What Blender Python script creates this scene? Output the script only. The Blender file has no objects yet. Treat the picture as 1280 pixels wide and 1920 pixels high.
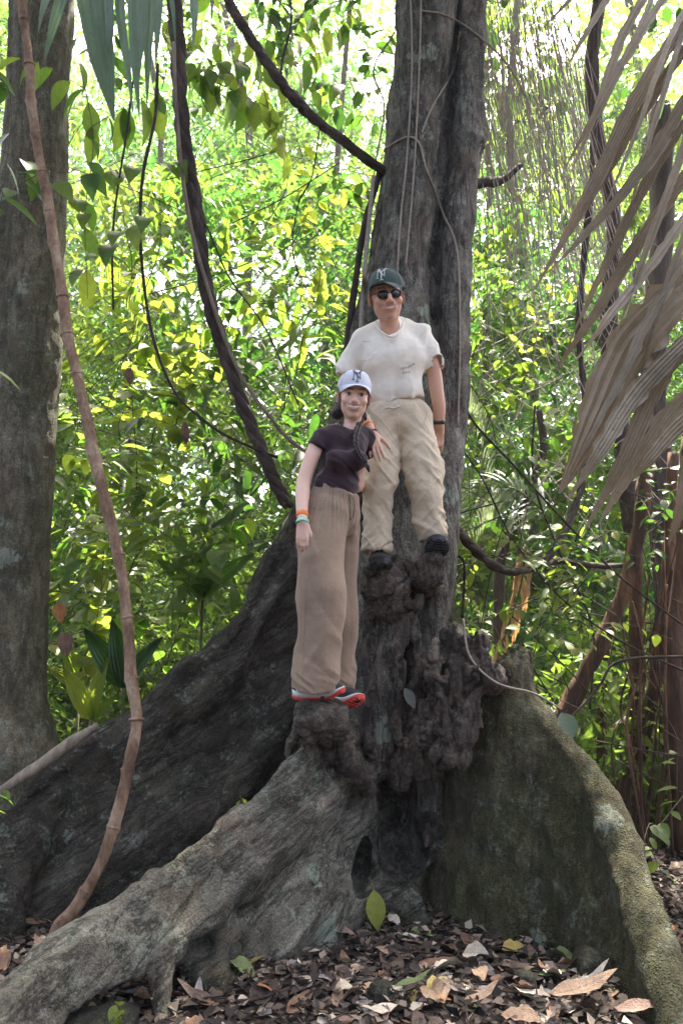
import bpy, math, random
import numpy as np
from mathutils import Vector, Matrix
SC = bpy.context.scene
COL = SC.collection
rnd = random.Random(7)
RS = np.random.RandomState(11)

# ------------------------------------------------------------------ camera
CAMH, PITCH, FPX = 1.20, math.radians(10.9), 1507.0
cd = bpy.data.cameras.new('camera'); cam = bpy.data.objects.new('camera', cd); COL.objects.link(cam)
cam.location = (0, 0, CAMH); cam.rotation_euler = (math.radians(90) + PITCH, 0, 0)
cd.sensor_fit = 'VERTICAL'; cd.sensor_height = 36.0; cd.lens = 36.0 * FPX / 1920
cd.clip_start = 0.05; cd.clip_end = 400
SC.camera = cam
# ------------------------------------------------------------------ light
SUN_EL, SUN_AZ = math.radians(66), math.radians(18)     # azimuth measured from +Y (beyond the tree) towards +X
W = bpy.data.worlds.new('World'); SC.world = W; W.use_nodes = True
_n = W.node_tree.nodes; _l = W.node_tree.links
_bg = _n['Background']; _sk = _n.new('ShaderNodeTexSky'); _sk.sky_type = 'NISHITA'; _sk.sun_disc = False
_sk.sun_elevation = SUN_EL; _sk.sun_rotation = SUN_AZ
_sk.dust_density = 9.0; _sk.ozone_density = 0.3; _sk.air_density = .7
_l.new(_sk.outputs[0], _bg.inputs[0]); _bg.inputs[1].default_value = 0.15
sd = bpy.data.lights.new('sun', 'SUN'); sd.energy = 5.0; sd.angle = math.radians(0.6); sd.color = (1, .93, .82)
sun = bpy.data.objects.new('sun', sd); COL.objects.link(sun)
_sv = Vector((math.sin(SUN_AZ) * math.cos(SUN_EL), math.cos(SUN_AZ) * math.cos(SUN_EL), math.sin(SUN_EL)))
sun.rotation_euler = _sv.to_track_quat('Z', 'Y').to_euler(); sun.location = _sv * 30
vs = SC.view_settings; vs.view_transform = 'Standard'; vs.look = 'None'; vs.gamma = 1; vs.use_curve_mapping = False
vs.exposure = 2.5
SC.cycles.max_bounces = 10; SC.cycles.diffuse_bounces = 4; SC.cycles.glossy_bounces = 2
SC.cycles.transmission_bounces = 8; SC.cycles.transparent_max_bounces = 8
SC.cycles.use_denoising = True

# ------------------------------------------------------------------ helpers
CP, SP = math.cos(PITCH), math.sin(PITCH)
def P(px, py, Y):
    """the point of the place seen at photo pixel (px,py) at distance Y"""
    rx, u = (px - 640) / FPX, (960 - py) / FPX
    dy, dz = CP - u * SP, SP + u * CP
    t = Y / dy
    return np.array((rx * t, Y, CAMH + dz * t))
def mpp(p):
    """metres per photo pixel at point p"""
    return (p[1] * CP + (p[2] - CAMH) * SP) / FPX
def PR(lst):
    """[(px,py,Y,rpx)] -> points, radii in metres"""
    pts = [P(a[0], a[1], a[2]) for a in lst]
    return pts, [a[3] * mpp(p) for a, p in zip(lst, pts)]

def rotm(ax, deg):
    return np.array(Matrix.Rotation(math.radians(deg), 3, ax))
def hash3(ix, iy, iz, seed):
    with np.errstate(over='ignore'):
        h = (ix.astype(np.uint32) * np.uint32(374761393) + iy.astype(np.uint32) * np.uint32(668265263)
             + iz.astype(np.uint32) * np.uint32(2246822519) + np.uint32(seed * 3266489917 & 0xffffffff))
        h = (h ^ (h >> np.uint32(13))) * np.uint32(1274126177)
        h = h ^ (h >> np.uint32(16))
    return (h & np.uint32(0xffffff)).astype(np.float32) / float(0xffffff) * 2 - 1
def vn(p, f=1.0, seed=0):
    q = np.asarray(p, dtype=np.float32) * np.asarray(f, dtype=np.float32) + 1000
    i = np.floor(q).astype(np.int64); t = q - i; t = t * t * (3 - 2 * t)
    r = 0
    for a in (0, 1):
        wx = t[..., 0] if a else 1 - t[..., 0]
        for b in (0, 1):
            wy = t[..., 1] if b else 1 - t[..., 1]
            for c in (0, 1):
                wz = t[..., 2] if c else 1 - t[..., 2]
                r = r + wx * wy * wz * hash3(i[..., 0] + a, i[..., 1] + b, i[..., 2] + c, seed)
    return r
def fbm(p, f=1.0, o=4, seed=0, g=.5):
    f = np.asarray(f, dtype=np.float32); r = 0; a = 1
    for k in range(o):
        r = r + a * vn(p, f * 2 ** k, seed + k * 17); a *= g
    return r
def sst(a, b, x):
    t = np.clip((x - a) / (b - a), 0, 1); return t * t * (3 - 2 * t)

def link(name, me, mat=None, parent=None, **kw):
    o = bpy.data.objects.new(name, me); COL.objects.link(o)
    if mat is not None and me is not None:
        for m in (mat if isinstance(mat, (list, tuple)) else [mat]): me.materials.append(m)
    if parent is not None: o.parent = parent
    for k, v in kw.items():
        if v is not None: o[k] = v
    return o
def thing(name, label, cat, loc=(0, 0, 0), group=None):
    o = bpy.data.objects.new(name, None); COL.objects.link(o); o.location = loc
    o.empty_display_size = .1
    o['label'] = label; o['category'] = cat
    if group: o['group'] = group
    return o
def mk(name, v, f, smooth=True, vcol=None, off=None):
    """mesh from numpy; f = (n,3)/(n,4) array or list of such; off is subtracted from v"""
    me = bpy.data.meshes.new(name)
    v = np.asarray(v, dtype=np.float32)
    if off is not None: v = v - np.asarray(off, dtype=np.float32)
    fl = f if isinstance(f, list) and len(f) and isinstance(f[0], np.ndarray) and f[0].ndim == 2 else [np.asarray(f)]
    fl = [x for x in fl if len(x)]
    tot = np.concatenate([np.full(len(x), x.shape[1], dtype=np.int32) for x in fl])
    idx = np.concatenate([x.ravel() for x in fl]).astype(np.int32)
    me.vertices.add(len(v)); me.vertices.foreach_set('co', v.ravel())
    me.loops.add(len(idx)); me.loops.foreach_set('vertex_index', idx)
    me.polygons.add(len(tot))
    me.polygons.foreach_set('loop_start', np.concatenate([[0], np.cumsum(tot)[:-1]]).astype(np.int32))
    me.polygons.foreach_set('loop_total', tot)
    me.polygons.foreach_set('use_smooth', np.full(len(tot), smooth))
    me.update(calc_edges=True)
    if vcol is not None:
        c = np.asarray(vcol, dtype=np.float32)
        if c.ndim == 1: c = np.stack([c, c, c], 1)
        if c.shape[1] == 3: c = np.concatenate([c, np.ones((len(c), 1), np.float32)], 1)
        at = me.color_attributes.new('tint', 'FLOAT_COLOR', 'POINT'); at.data.foreach_set('color', c.ravel())
    return me
def vnormals(v, q):
    n = np.zeros_like(v); a, b, c, d = (v[q[:, i]] for i in range(4))
    fn = np.cross(c - a, d - b)
    for i in range(4): np.add.at(n, q[:, i], fn)
    return n / np.maximum(np.linalg.norm(n, axis=1, keepdims=True), 1e-9)

def spline(pts, n):
    """Catmull-Rom through rows of pts, n steps per span"""
    p = np.asarray(pts, dtype=float); p = np.vstack([2 * p[0] - p[1], p, 2 * p[-1] - p[-2]])
    out = []
    for i in range(1, len(p) - 2):
        for k in range(n):
            t = k / n
            out.append(.5 * ((2 * p[i]) + (p[i + 1] - p[i - 1]) * t + (2 * p[i - 1] - 5 * p[i] + 4 * p[i + 1] - p[i + 2]) * t * t
                             + (3 * p[i] - p[i - 1] - 3 * p[i + 1] + p[i + 2]) * t ** 3))
    out.append(p[-2]); return np.array(out)
def tubegeo(pts, rad, seg=8, caps=True, rough=0.0, seed=0, flat=1.0):
    """swept tube -> verts, [quads, tris]"""
    p = np.asarray(pts, dtype=float); r = np.broadcast_to(np.asarray(rad, dtype=float), (len(p),))
    t = np.gradient(p, axis=0); t /= np.maximum(np.linalg.norm(t, axis=1, keepdims=True), 1e-9)
    u = np.cross(t[0], (0, 0, 1.0) if abs(t[0][2]) < .9 else (1.0, 0, 0)); u /= np.linalg.norm(u)
    V = []
    ang = np.arange(seg) * 2 * math.pi / seg
    for i in range(len(p)):
        u = u - t[i] * np.dot(u, t[i]); u /= np.linalg.norm(u); w = np.cross(t[i], u)
        V.append(p[i] + r[i] * (np.cos(ang)[:, None] * u + flat * np.sin(ang)[:, None] * w))
    V = np.array(V)
    if rough:
        c = p[:, None, :]; d = V - c; V = c + d * (1 + rough * fbm(V, (14, 14, 7), 3, seed)[..., None])
    n = len(p); V = V.reshape(-1, 3)
    i = np.arange(n - 1)[:, None] * seg; j = np.arange(seg)[None]; k = (j + 1) % seg
    q = np.stack([i + j, i + k, i + seg + k, i + seg + j], -1).reshape(-1, 4)
    if caps:
        V = np.vstack([V, p[0], p[-1]]); a, b = len(V) - 2, len(V) - 1
        jj = np.arange(seg); kk = (jj + 1) % seg
        tr = np.vstack([np.stack([np.full(seg, a), kk, jj], 1), np.stack([np.full(seg, b), (n - 1) * seg + jj, (n - 1) * seg + kk], 1)])
        return V, [q, tr]
    return V, [q]
def join(geos):
    """[(v,[faces...])] -> v,[faces]"""
    V = []; Q = []; T = []; o = 0
    for v, fs in geos:
        for f in fs: (Q if f.shape[1] == 4 else T).append(f + o)
        V.append(v); o += len(v)
    r = []
    if Q: r.append(np.vstack(Q))
    if T: r.append(np.vstack(T))
    return np.vstack(V), r
def boxgeo(lo, hi):
    x0, y0, z0 = lo; x1, y1, z1 = hi
    v = np.array([(x, y, z) for x in (x0, x1) for y in (y0, y1) for z in (z0, z1)], dtype=float)
    f = np.array([(0, 1, 3, 2), (4, 6, 7, 5), (0, 4, 5, 1), (2, 3, 7, 6), (0, 2, 6, 4), (1, 5, 7, 3)])
    return v, [f]
def ballgeo(c, r, R=None, nu=12, nv=8, f=None):
    u = np.linspace(0, 2 * math.pi, nu, endpoint=False); w = np.linspace(0, math.pi, nv + 1)[1:-1]
    V = np.array([(math.cos(a) * math.sin(b), math.sin(a) * math.sin(b), math.cos(b)) for b in w for a in u] + [(0, 0, 1), (0, 0, -1)])
    if f is not None: V = f(V)
    V = V * np.asarray(r)
    if R is not None: V = V @ np.asarray(R).T
    V = V + np.asarray(c); m = len(w); j = np.arange(nu); k = (j + 1) % nu
    q = np.vstack([np.stack([i * nu + j, (i + 1) * nu + j, (i + 1) * nu + k, i * nu + k], 1) for i in range(m - 1)])
    t = np.vstack([np.stack([np.full(nu, m * nu), j, k], 1), np.stack([np.full(nu, m * nu + 1), (m - 1) * nu + k, (m - 1) * nu + j], 1)])
    return V, [q, t]

# ------------------------------------------------------------------ sculpting volume (signed distance field -> one continuous surface)
class Vol:
    def __init__(s, lo, hi, h):
        s.lo = np.array(lo, dtype=float); s.h = h
        s.n = np.ceil((np.array(hi) - s.lo) / h).astype(int) + 1
        s.F = np.full(s.n, 9.0, dtype=np.float32); s.M = np.full(s.n, 9.0, dtype=np.float32); s.I = np.zeros(s.n, dtype=np.uint8)
    def box(s, lo, hi):
        a = np.clip(np.floor((np.asarray(lo) - s.lo) / s.h).astype(int), 0, s.n - 1)
        b = np.clip(np.ceil((np.asarray(hi) - s.lo) / s.h).astype(int) + 1, 1, s.n)
        if (b <= a).any(): return None
        sl = tuple(slice(i, j) for i, j in zip(a, b))
        ax = [s.lo[k] + s.h * np.arange(a[k], b[k], dtype=np.float32) for k in range(3)]
        return sl, [g.astype(np.float32) for g in np.meshgrid(*ax, indexing='ij', sparse=True)]
    def add(s, fn, lo, hi, k=.02, ident=0, sub=False):
        m = k + 3 * s.h
        r = s.box(np.asarray(lo) - m, np.asarray(hi) + m)
        if r is None: return
        sl, (X, Y, Z) = r
        d = fn(X, Y, Z).astype(np.float32); F = s.F[sl]
        if sub:
            a, b = F, -d; hh = np.maximum(k - np.abs(a - b), 0) / k
            s.F[sl] = np.maximum(a, b) + hh * hh * k * .25
        else:
            hh = np.maximum(k - np.abs(F - d), 0) / k
            s.F[sl] = np.minimum(F, d) - hh * hh * k * .25
            M = s.M[sl]; w = d < M
            s.I[sl] = np.where(w, np.uint8(ident), s.I[sl]); s.M[sl] = np.where(w, d, M)
    def cap(s, a, b, r1, r2=None, k=.02, ident=0, sub=False):
        a = np.asarray(a, dtype=float); b = np.asarray(b, dtype=float); r2 = r1 if r2 is None else r2
        ab = b - a; L = max(float(ab @ ab), 1e-12)
        def fn(X, Y, Z):
            x, y, z = X - a[0], Y - a[1], Z - a[2]
            t = np.clip((x * ab[0] + y * ab[1] + z * ab[2]) / L, 0, 1)
            return np.sqrt((x - t * ab[0]) ** 2 + (y - t * ab[1]) ** 2 + (z - t * ab[2]) ** 2) - (r1 + (r2 - r1) * t)
        rm = max(r1, r2)
        s.add(fn, np.minimum(a, b) - rm, np.maximum(a, b) + rm, k, ident, sub)
    def ell(s, c, r, R=None, k=.02, ident=0, sub=False):
        c = np.asarray(c, dtype=float); r = np.asarray(r, dtype=float)
        R = np.eye(3) if R is None else np.asarray(R)        # columns = local axes in world
        def fn(X, Y, Z):
            x, y, z = X - c[0], Y - c[1], Z - c[2]
            l = [(R[0, i] * x + R[1, i] * y + R[2, i] * z) for i in range(3)]
            k0 = np.sqrt(sum((l[i] / r[i]) ** 2 for i in range(3))); k1 = np.sqrt(sum((l[i] / r[i] ** 2) ** 2 for i in range(3)))
            return k0 * (k0 - 1) / np.maximum(k1, 1e-6)
        ext = np.sqrt(((np.abs(R) * r) ** 2).sum(1))
        s.add(fn, c - ext, c + ext, k, ident, sub)
    def chain(s, pts, rad, k=.02, ident=0, n=0, sub=False):
        pts = np.asarray(pts, dtype=float); rad = np.asarray(rad, dtype=float)
        if n: q = spline(np.column_stack([pts, rad]), n); pts, rad = q[:, :3], q[:, 3]
        def fn(X, Y, Z):
            D = None
            for i in range(len(pts) - 1):
                a = pts[i]; ab = pts[i + 1] - a; L = max(float(ab @ ab), 1e-12)
                x, y, z = X - a[0], Y - a[1], Z - a[2]
                t = np.clip((x * ab[0] + y * ab[1] + z * ab[2]) / L, 0, 1)
                d = np.sqrt((x - t * ab[0]) ** 2 + (y - t * ab[1]) ** 2 + (z - t * ab[2]) ** 2) - (rad[i] + (rad[i + 1] - rad[i]) * t)
                D = d if D is None else np.minimum(D, d)
            return D
        rm = rad.max()
        s.add(fn, pts.min(0) - rm, pts.max(0) + rm, k, ident, sub)
    def mesh(s):
        F = s.F; S = F < 0; n = s.n
        cnt = np.zeros(n - 1, dtype=np.uint8)
        for a in (0, 1):
            for b in (0, 1):
                for c in (0, 1): cnt += S[a:n[0] - 1 + a, b:n[1] - 1 + b, c:n[2] - 1 + c]
        act = (cnt > 0) & (cnt < 8)
        ci = np.argwhere(act); idx = np.full(n - 1, -1, dtype=np.int64); idx[act] = np.arange(len(ci))
        val = {}
        for a in (0, 1):
            for b in (0, 1):
                for c in (0, 1): val[a, b, c] = F[ci[:, 0] + a, ci[:, 1] + b, ci[:, 2] + c]
        acc = np.zeros((len(ci), 3)); num = np.zeros(len(ci))
        for ax in range(3):
            for p in (0, 1):
                for q in (0, 1):
                    c0 = [0, 0, 0]; o = [i for i in range(3) if i != ax]; c0[o[0]] = p; c0[o[1]] = q
                    c1 = list(c0); c1[ax] = 1
                    f0, f1 = val[tuple(c0)], val[tuple(c1)]; x = (f0 < 0) != (f1 < 0)
                    t = np.where(x, f0 / np.where(x, f0 - f1, 1), 0)
                    pt = np.tile(np.array(c0, dtype=float), (len(ci), 1)); pt[:, ax] = t
                    acc += pt * x[:, None]; num += x
        v = s.lo + s.h * (ci + acc / num[:, None])
        Q = []
        for ax in range(3):
            o = [i for i in range(3) if i != ax]
            sl0 = [slice(1, n[i] - 1) for i in range(3)]; sl1 = list(sl0); sl0[ax] = slice(0, n[ax] - 1); sl1[ax] = slice(1, n[ax])
            a = S[tuple(sl0)]; b = S[tuple(sl1)]; e = np.argwhere(a != b)
            if not len(e): continue
            fl = a[tuple(e.T)]
            e = e.copy(); e[:, o[0]] += 1; e[:, o[1]] += 1
            def g(d0, d1):
                c = e.copy(); c[:, o[0]] -= d0; c[:, o[1]] -= d1; return idx[tuple(c.T)]
            q = np.stack([g(1, 1), g(0, 1), g(0, 0), g(1, 0)], 1)
            if ax == 1: fl = ~fl
            q[~fl] = q[~fl][:, ::-1]
            Q.append(q)
        Q = np.vstack(Q); Q = Q[(Q >= 0).all(1)]
        ident = s.I[tuple(np.clip(np.rint((v - s.lo) / s.h).astype(int), 0, s.n - 1).T)]
        return v, Q, ident
def relax(v, q, it=1, f=.5):
    for _ in range(it):
        a = np.zeros_like(v); n = np.zeros(len(v))
        for i in range(4):
            for j in (i - 1, (i + 1) % 4):
                np.add.at(a, q[:, i], v[q[:, j]]); np.add.at(n, q[:, i], 1)
        v = v + f * (a / np.maximum(n, 1)[:, None] - v)
    return v

# ------------------------------------------------------------------ materials
class NT:
    def __init__(s, name):
        s.m = bpy.data.materials.new(name); s.m.use_nodes = True; s.t = s.m.node_tree; s.b = s.t.nodes['Principled BSDF']
        s.out = s.t.nodes['Material Output']; s.tc = None
    def n(s, typ, **kw):
        o = s.t.nodes.new('ShaderNode' + typ)
        for k, v in kw.items():
            if k in o.inputs or (isinstance(k, str) and k.startswith('i_')): pass
            setattr(o, k, v)
        return o
    def l(s, a, b): s.t.links.new(a, b)
    def coord(s, kind='Object'):
        if s.tc is None: s.tc = s.n('TexCoord')
        return s.tc.outputs[kind]
    def noise(s, scale=5, detail=4, rough=.55, vec=None, stretch=None, dist=0):
        o = s.n('TexNoise'); o.inputs['Scale'].default_value = scale; o.inputs['Detail'].default_value = detail
        o.inputs['Roughness'].default_value = rough; o.inputs['Distortion'].default_value = dist
        vec = vec or s.coord()
        if stretch:
            mp = s.n('Mapping'); mp.inputs['Scale'].default_value = stretch; s.l(vec, mp.inputs[0]); vec = mp.outputs[0]
        s.l(vec, o.inputs['Vector']); return o.outputs['Fac']
    def vor(s, scale=5, vec=None, feature='F1', stretch=None):
        o = s.n('TexVoronoi'); o.feature = feature; o.inputs['Scale'].default_value = scale
        vec = vec or s.coord()
        if stretch:
            mp = s.n('Mapping'); mp.inputs['Scale'].default_value = stretch; s.l(vec, mp.inputs[0]); vec = mp.outputs[0]
        s.l(vec, o.inputs['Vector']); return o.outputs['Distance']
    def ramp(s, fac, stops):
        o = s.n('ValToRGB'); cr = o.color_ramp
        while len(cr.elements) < len(stops): cr.elements.new(.5)
        for e, (p, c) in zip(cr.elements, stops):
            e.position = p; e.color = (c, c, c, 1) if isinstance(c, (int, float)) else (*c, 1)
        s.l(fac, o.inputs[0]); return o.outputs[0]
    def mix(s, fac, a, b, mode='MIX'):
        o = s.n('Mix'); o.data_type = 'RGBA'; o.blend_type = mode
        for k, x in ((0, fac), (6, a), (7, b)):
            if hasattr(x, 'links') or hasattr(x, 'is_linked'): s.l(x, o.inputs[k])
            elif isinstance(x, (int, float)) and k: o.inputs[k].default_value = (x, x, x, 1)
            elif k: o.inputs[k].default_value = (*x, 1)
            else: o.inputs[k].default_value = x
        return o.outputs[2]
    def math(s, op, a, b=0.0, clamp=False):
        o = s.n('Math'); o.operation = op; o.use_clamp = clamp
        for k, x in ((0, a), (1, b)):
            if hasattr(x, 'links'): s.l(x, o.inputs[k])
            else: o.inputs[k].default_value = x
        return o.outputs[0]
    def bump(s, h, strength=.4, dist=.01):
        o = s.n('Bump'); o.inputs['Strength'].default_value = strength; o.inputs['Distance'].default_value = dist
        s.l(h, o.inputs['Height']); s.l(o.outputs[0], s.b.inputs['Normal']); return o
    def base(s, c, rough=.8, spec=.5):
        if hasattr(c, 'links'): s.l(c, s.b.inputs['Base Color'])
        else: s.b.inputs['Base Color'].default_value = (*c, 1)
        s.b.inputs['Roughness'].default_value = rough; s.b.inputs['Specular IOR Level'].default_value = spec
        return s
    def attr(s, name='tint'):
        o = s.n('Attribute'); o.attribute_name = name; return o.outputs['Color']
def plain(name, c, rough=.7, spec=.4, vary=.15, scale=30, bump=.2, bd=.003):
    t = NT(name); f = t.noise(scale, 4)
    c2 = tuple(x * (1 - vary) for x in c); c3 = tuple(min(1, x * (1 + vary)) for x in c)
    t.base(t.ramp(f, [(.3, c2), (.7, c3)]), rough, spec)
    if bump: t.bump(f, bump, bd)
    return t.m
# ------------------------------------------------------------------ bark
def bark(name, dark, mid, light, moss=.35, lichen=.5, wet=False, mossgrad=False, furrow=.5, along=None, crack=False):
    t = NT(name); co = t.coord()
    if along is not None:
        e = Vector(along).normalized().rotation_difference(Vector((0, 0, 1))).to_euler(); mp = t.n('Mapping'); mp.inputs['Rotation'].default_value = e; t.l(co, mp.inputs[0]); t.tc.label = ''; gco = mp.outputs[0]
    else: gco = co
    n1 = t.noise(2.6, 7, .66, vec=gco, stretch=(1, 1, .45), dist=.6); n2 = t.noise(20, 7, .75, vec=gco, stretch=(1, 1, .33)); n3 = t.noise(110, 4, .7)
    c = t.ramp(n1, [(.28, dark), (.48, mid), (.7, light)])
    c = t.mix(.9, c, t.ramp(n2, [(.3, .35), (.48, .9), (.6, 1.25), (.72, 1.8)]), 'MULTIPLY')
    c = t.mix(.8, c, t.ramp(n3, [(.35, .45), (.65, 1.5)]), 'MULTIPLY'); blot = t.noise(5, 6, .7, dist=1.0)
    c = t.mix(.6, c, t.ramp(blot, [(.35, .55), (.5, 1.0), (.64, 1.55)]), 'MULTIPLY')
    red = t.noise(4.7, 5, .6, dist=.8); c = t.mix(t.ramp(red, [(.55, 0.0), (.72, .55)]), c, (mid[0] * 1.15, mid[1] * .75, mid[2] * .55))
    mn = t.noise(1.7, 9, .72, dist=.4); gran = t.vor(95); gr = t.ramp(gran, [(.1, 1.0), (.55, 0.0)])
    m = t.math('MULTIPLY', t.ramp(mn, [(.47, 0.0), (.66, 1.0)]), t.ramp(t.noise(38, 5, .75), [(.38, .0), (.58, 1.0)]))
    if mossgrad:
        s = t.n('SeparateXYZ'); t.l(co, s.inputs[0])
        g = t.ramp(t.math('ADD', s.outputs[0], t.math('MULTIPLY', mn, .9)), [(.55, 0.0), (.8, 1.0)])
        g = t.math('MULTIPLY', g, t.ramp(t.noise(2.3, 6, .7), [(.4, 0.0), (.52, 1.0)]))
        m = t.math('MAXIMUM', t.math('MULTIPLY', m, .6), t.math('MULTIPLY', g, t.math('ADD', t.math('MULTIPLY', gr, .8), .2)))
    c = t.mix(t.math('MULTIPLY', m, moss), c, t.mix(gr, (.035, .048, .01), (.12, .155, .035)))
    # crusty lichen: a few big pale rosettes with ragged rims, and small flecks
    wv = t.n('TexVoronoi'); wv.inputs['Scale'].default_value = 3.1; nz = t.noise(14, 5, .7)
    wp = t.n('VectorMath'); wp.operation = 'ADD'; t.l(co, wp.inputs[0]); cb = t.n('CombineXYZ')
    for i in range(3): t.l(t.math('MULTIPLY', t.math('SUBTRACT', nz, .5), .22), cb.inputs[i])
    t.l(cb.outputs[0], wp.inputs[1]); t.l(wp.outputs[0], wv.inputs['Vector'])
    ros = t.math('MULTIPLY', t.ramp(wv.outputs['Distance'], [(.2, 1.0), (.225, 0.0)]), t.ramp(t.n('Value').outputs[0], [(0, 1.0), (1, 1.0)]))
    sel = t.n('SeparateColor'); t.l(wv.outputs['Color'], sel.inputs[0]); ros = t.math('MULTIPLY', ros, t.ramp(sel.outputs[0], [(.55, 0.0), (.57, 1.0)]))
    fl = t.math('MULTIPLY', t.ramp(t.noise(7.5, 7, .78, dist=.3), [(.52, 0.0), (.62, 1.0)]), t.ramp(t.noise(60, 5, .7), [(.42, 0.0), (.6, 1.0)]))
    lm = t.math('MAXIMUM', t.math('MULTIPLY', ros, t.ramp(n2, [(.3, .35), (.5, 1.0)])), fl)
    c = t.mix(t.math('MULTIPLY', lm, lichen), c, t.mix(t.noise(25, 3), (.24, .29, .2), (.42, .45, .36)))
    fz = t.noise(9, 6, .7, vec=gco, stretch=(1, 1, .2), dist=.4); c = t.mix(t.ramp(t.math('ABSOLUTE', t.math('SUBTRACT', fz, .5)), [(.0, .75 * min(1, furrow + .2)), (.045, 0.0)]), c, (.012, .009, .007))  # dirt-dark furrows, also standing in for relief shading the soft light hardly shows
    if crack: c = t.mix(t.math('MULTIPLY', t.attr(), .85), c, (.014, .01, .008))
    sp = t.vor(85); c = t.mix(t.ramp(sp, [(.0, .5), (.1, 0.0)]), c, (.33, .31, .26))
    t.base(c, .85 if not wet else .55, .25 if not wet else .45)
    h = t.math('ADD', n2, t.math('MULTIPLY', n3, .4)); h = t.math('ADD', h, t.math('MULTIPLY', lm, .15)); h = t.math('ADD', h, t.math('MULTIPLY', t.math('ABSOLUTE', t.math('SUBTRACT', fz, .5)), 2.0 * furrow))
    h = t.math('ADD', h, t.math('MULTIPLY', t.math('MULTIPLY', m, gr), .8))
    t.bump(h, 1.0, .035)
    return t.m
M_bark = bark('buttress_bark', (.028, .024, .018), (.078, .066, .05), (.16, .14, .11), moss=.5, lichen=.7, furrow=.8, along=(-1.5, -.4, -1.0))  # rear root: darker bark, and some of its shade put into the colour
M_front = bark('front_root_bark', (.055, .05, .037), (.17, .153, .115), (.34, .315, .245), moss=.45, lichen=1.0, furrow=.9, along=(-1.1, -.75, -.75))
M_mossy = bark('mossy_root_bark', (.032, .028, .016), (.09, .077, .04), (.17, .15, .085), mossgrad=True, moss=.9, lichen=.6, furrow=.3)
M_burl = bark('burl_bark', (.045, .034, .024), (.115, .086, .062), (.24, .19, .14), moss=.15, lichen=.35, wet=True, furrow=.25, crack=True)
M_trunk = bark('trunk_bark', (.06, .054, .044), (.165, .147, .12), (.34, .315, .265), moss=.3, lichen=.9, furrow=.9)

# ------------------------------------------------------------------ the giant buttressed tree
TREE = thing('buttressed_tree', 'giant forest tree with sweeping buttress roots and knotted burls that the two people stand on', 'tree', (.3, 4.6, 0))
TL = np.array(TREE.location)
V = Vol((-2.9, 2.0, -.35), (2.2, 5.6, 6.9), .021)
BW = 1507
def fin(path, w0, slope, zb=None, k=.12, ident=1, wmax=.3, gro=.022, seed=3, ng=9):
    """wall-like root: path [(px,py,Y,ridge radius px)] along its ridge"""
    pts, rr = PR(path); q = spline(np.column_stack([pts, rr]), 6)
    lo = q[:, :3].min(0) - wmax - .05; hi = q[:, :3].max(0) + wmax + .05; lo[2] = -.34
    zbs = None
    if zb is not None: zbs = np.interp(np.linspace(0, 1, len(q)), np.linspace(0, 1, len(zb)), zb)
    seglen = np.concatenate([[0], np.cumsum(np.linalg.norm(np.diff(q[:, :2], axis=0), axis=1))])
    def fn(X, Y, Z):
        x = X[:, :, 0]; y = Y[:, :, 0]; x, y = np.broadcast_arrays(x, y)
        best = np.full(x.shape, 1e9); zr = np.zeros(x.shape); ra = np.zeros(x.shape); bb = np.zeros(x.shape); sx = np.zeros(x.shape)
        for i in range(len(q) - 1):
            a, b = q[i], q[i + 1]; dx, dy = b[0] - a[0], b[1] - a[1]; L = dx * dx + dy * dy + 1e-9
            t = np.clip(((x - a[0]) * dx + (y - a[1]) * dy) / L, 0, 1)
            d = np.hypot(x - a[0] - t * dx, y - a[1] - t * dy); w = d < best
            best = np.where(w, d, best); zr = np.where(w, a[2] + (b[2] - a[2]) * t, zr); ra = np.where(w, a[3] + (b[3] - a[3]) * t, ra)
            sx = np.where(w, seglen[i] + (seglen[i + 1] - seglen[i]) * t, sx)
            if zbs is not None: bb = np.where(w, zbs[i] + (zbs[i + 1] - zbs[i]) * t, bb)
        best, zr, ra, bb, sx = (g[..., None] for g in (best, zr, ra, bb, sx))
        dep = zr - Z
        wv = ra * .75 + np.clip(slope * np.maximum(dep, 0) ** 1.2, 0, wmax - .05)
        P3 = np.stack(np.broadcast_arrays(sx * 1.1, dep * 1.0, np.zeros_like(dep)), -1)
        nz = vn(P3, (1.3, 2.5, 1), seed); nz2 = vn(P3, (2.6, 7, 1), seed + 5)
        wv = wv + gro * np.sin(dep * ng + nz * 2.2) * sst(.05, .3, dep) + gro * .9 * nz2 * sst(0, .2, dep) + .02 * vn(P3, (5, 9, 1), seed + 9)
        top = np.hypot(best, np.maximum(0, -(dep - ra))) - ra
        side = np.where(dep < ra, top, best - np.maximum(wv, ra * .75))
        if zbs is not None: side = np.maximum(side, (bb - Z) * .8)
        return side * .85
    V.add(fn, lo, hi, k, ident)
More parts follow.
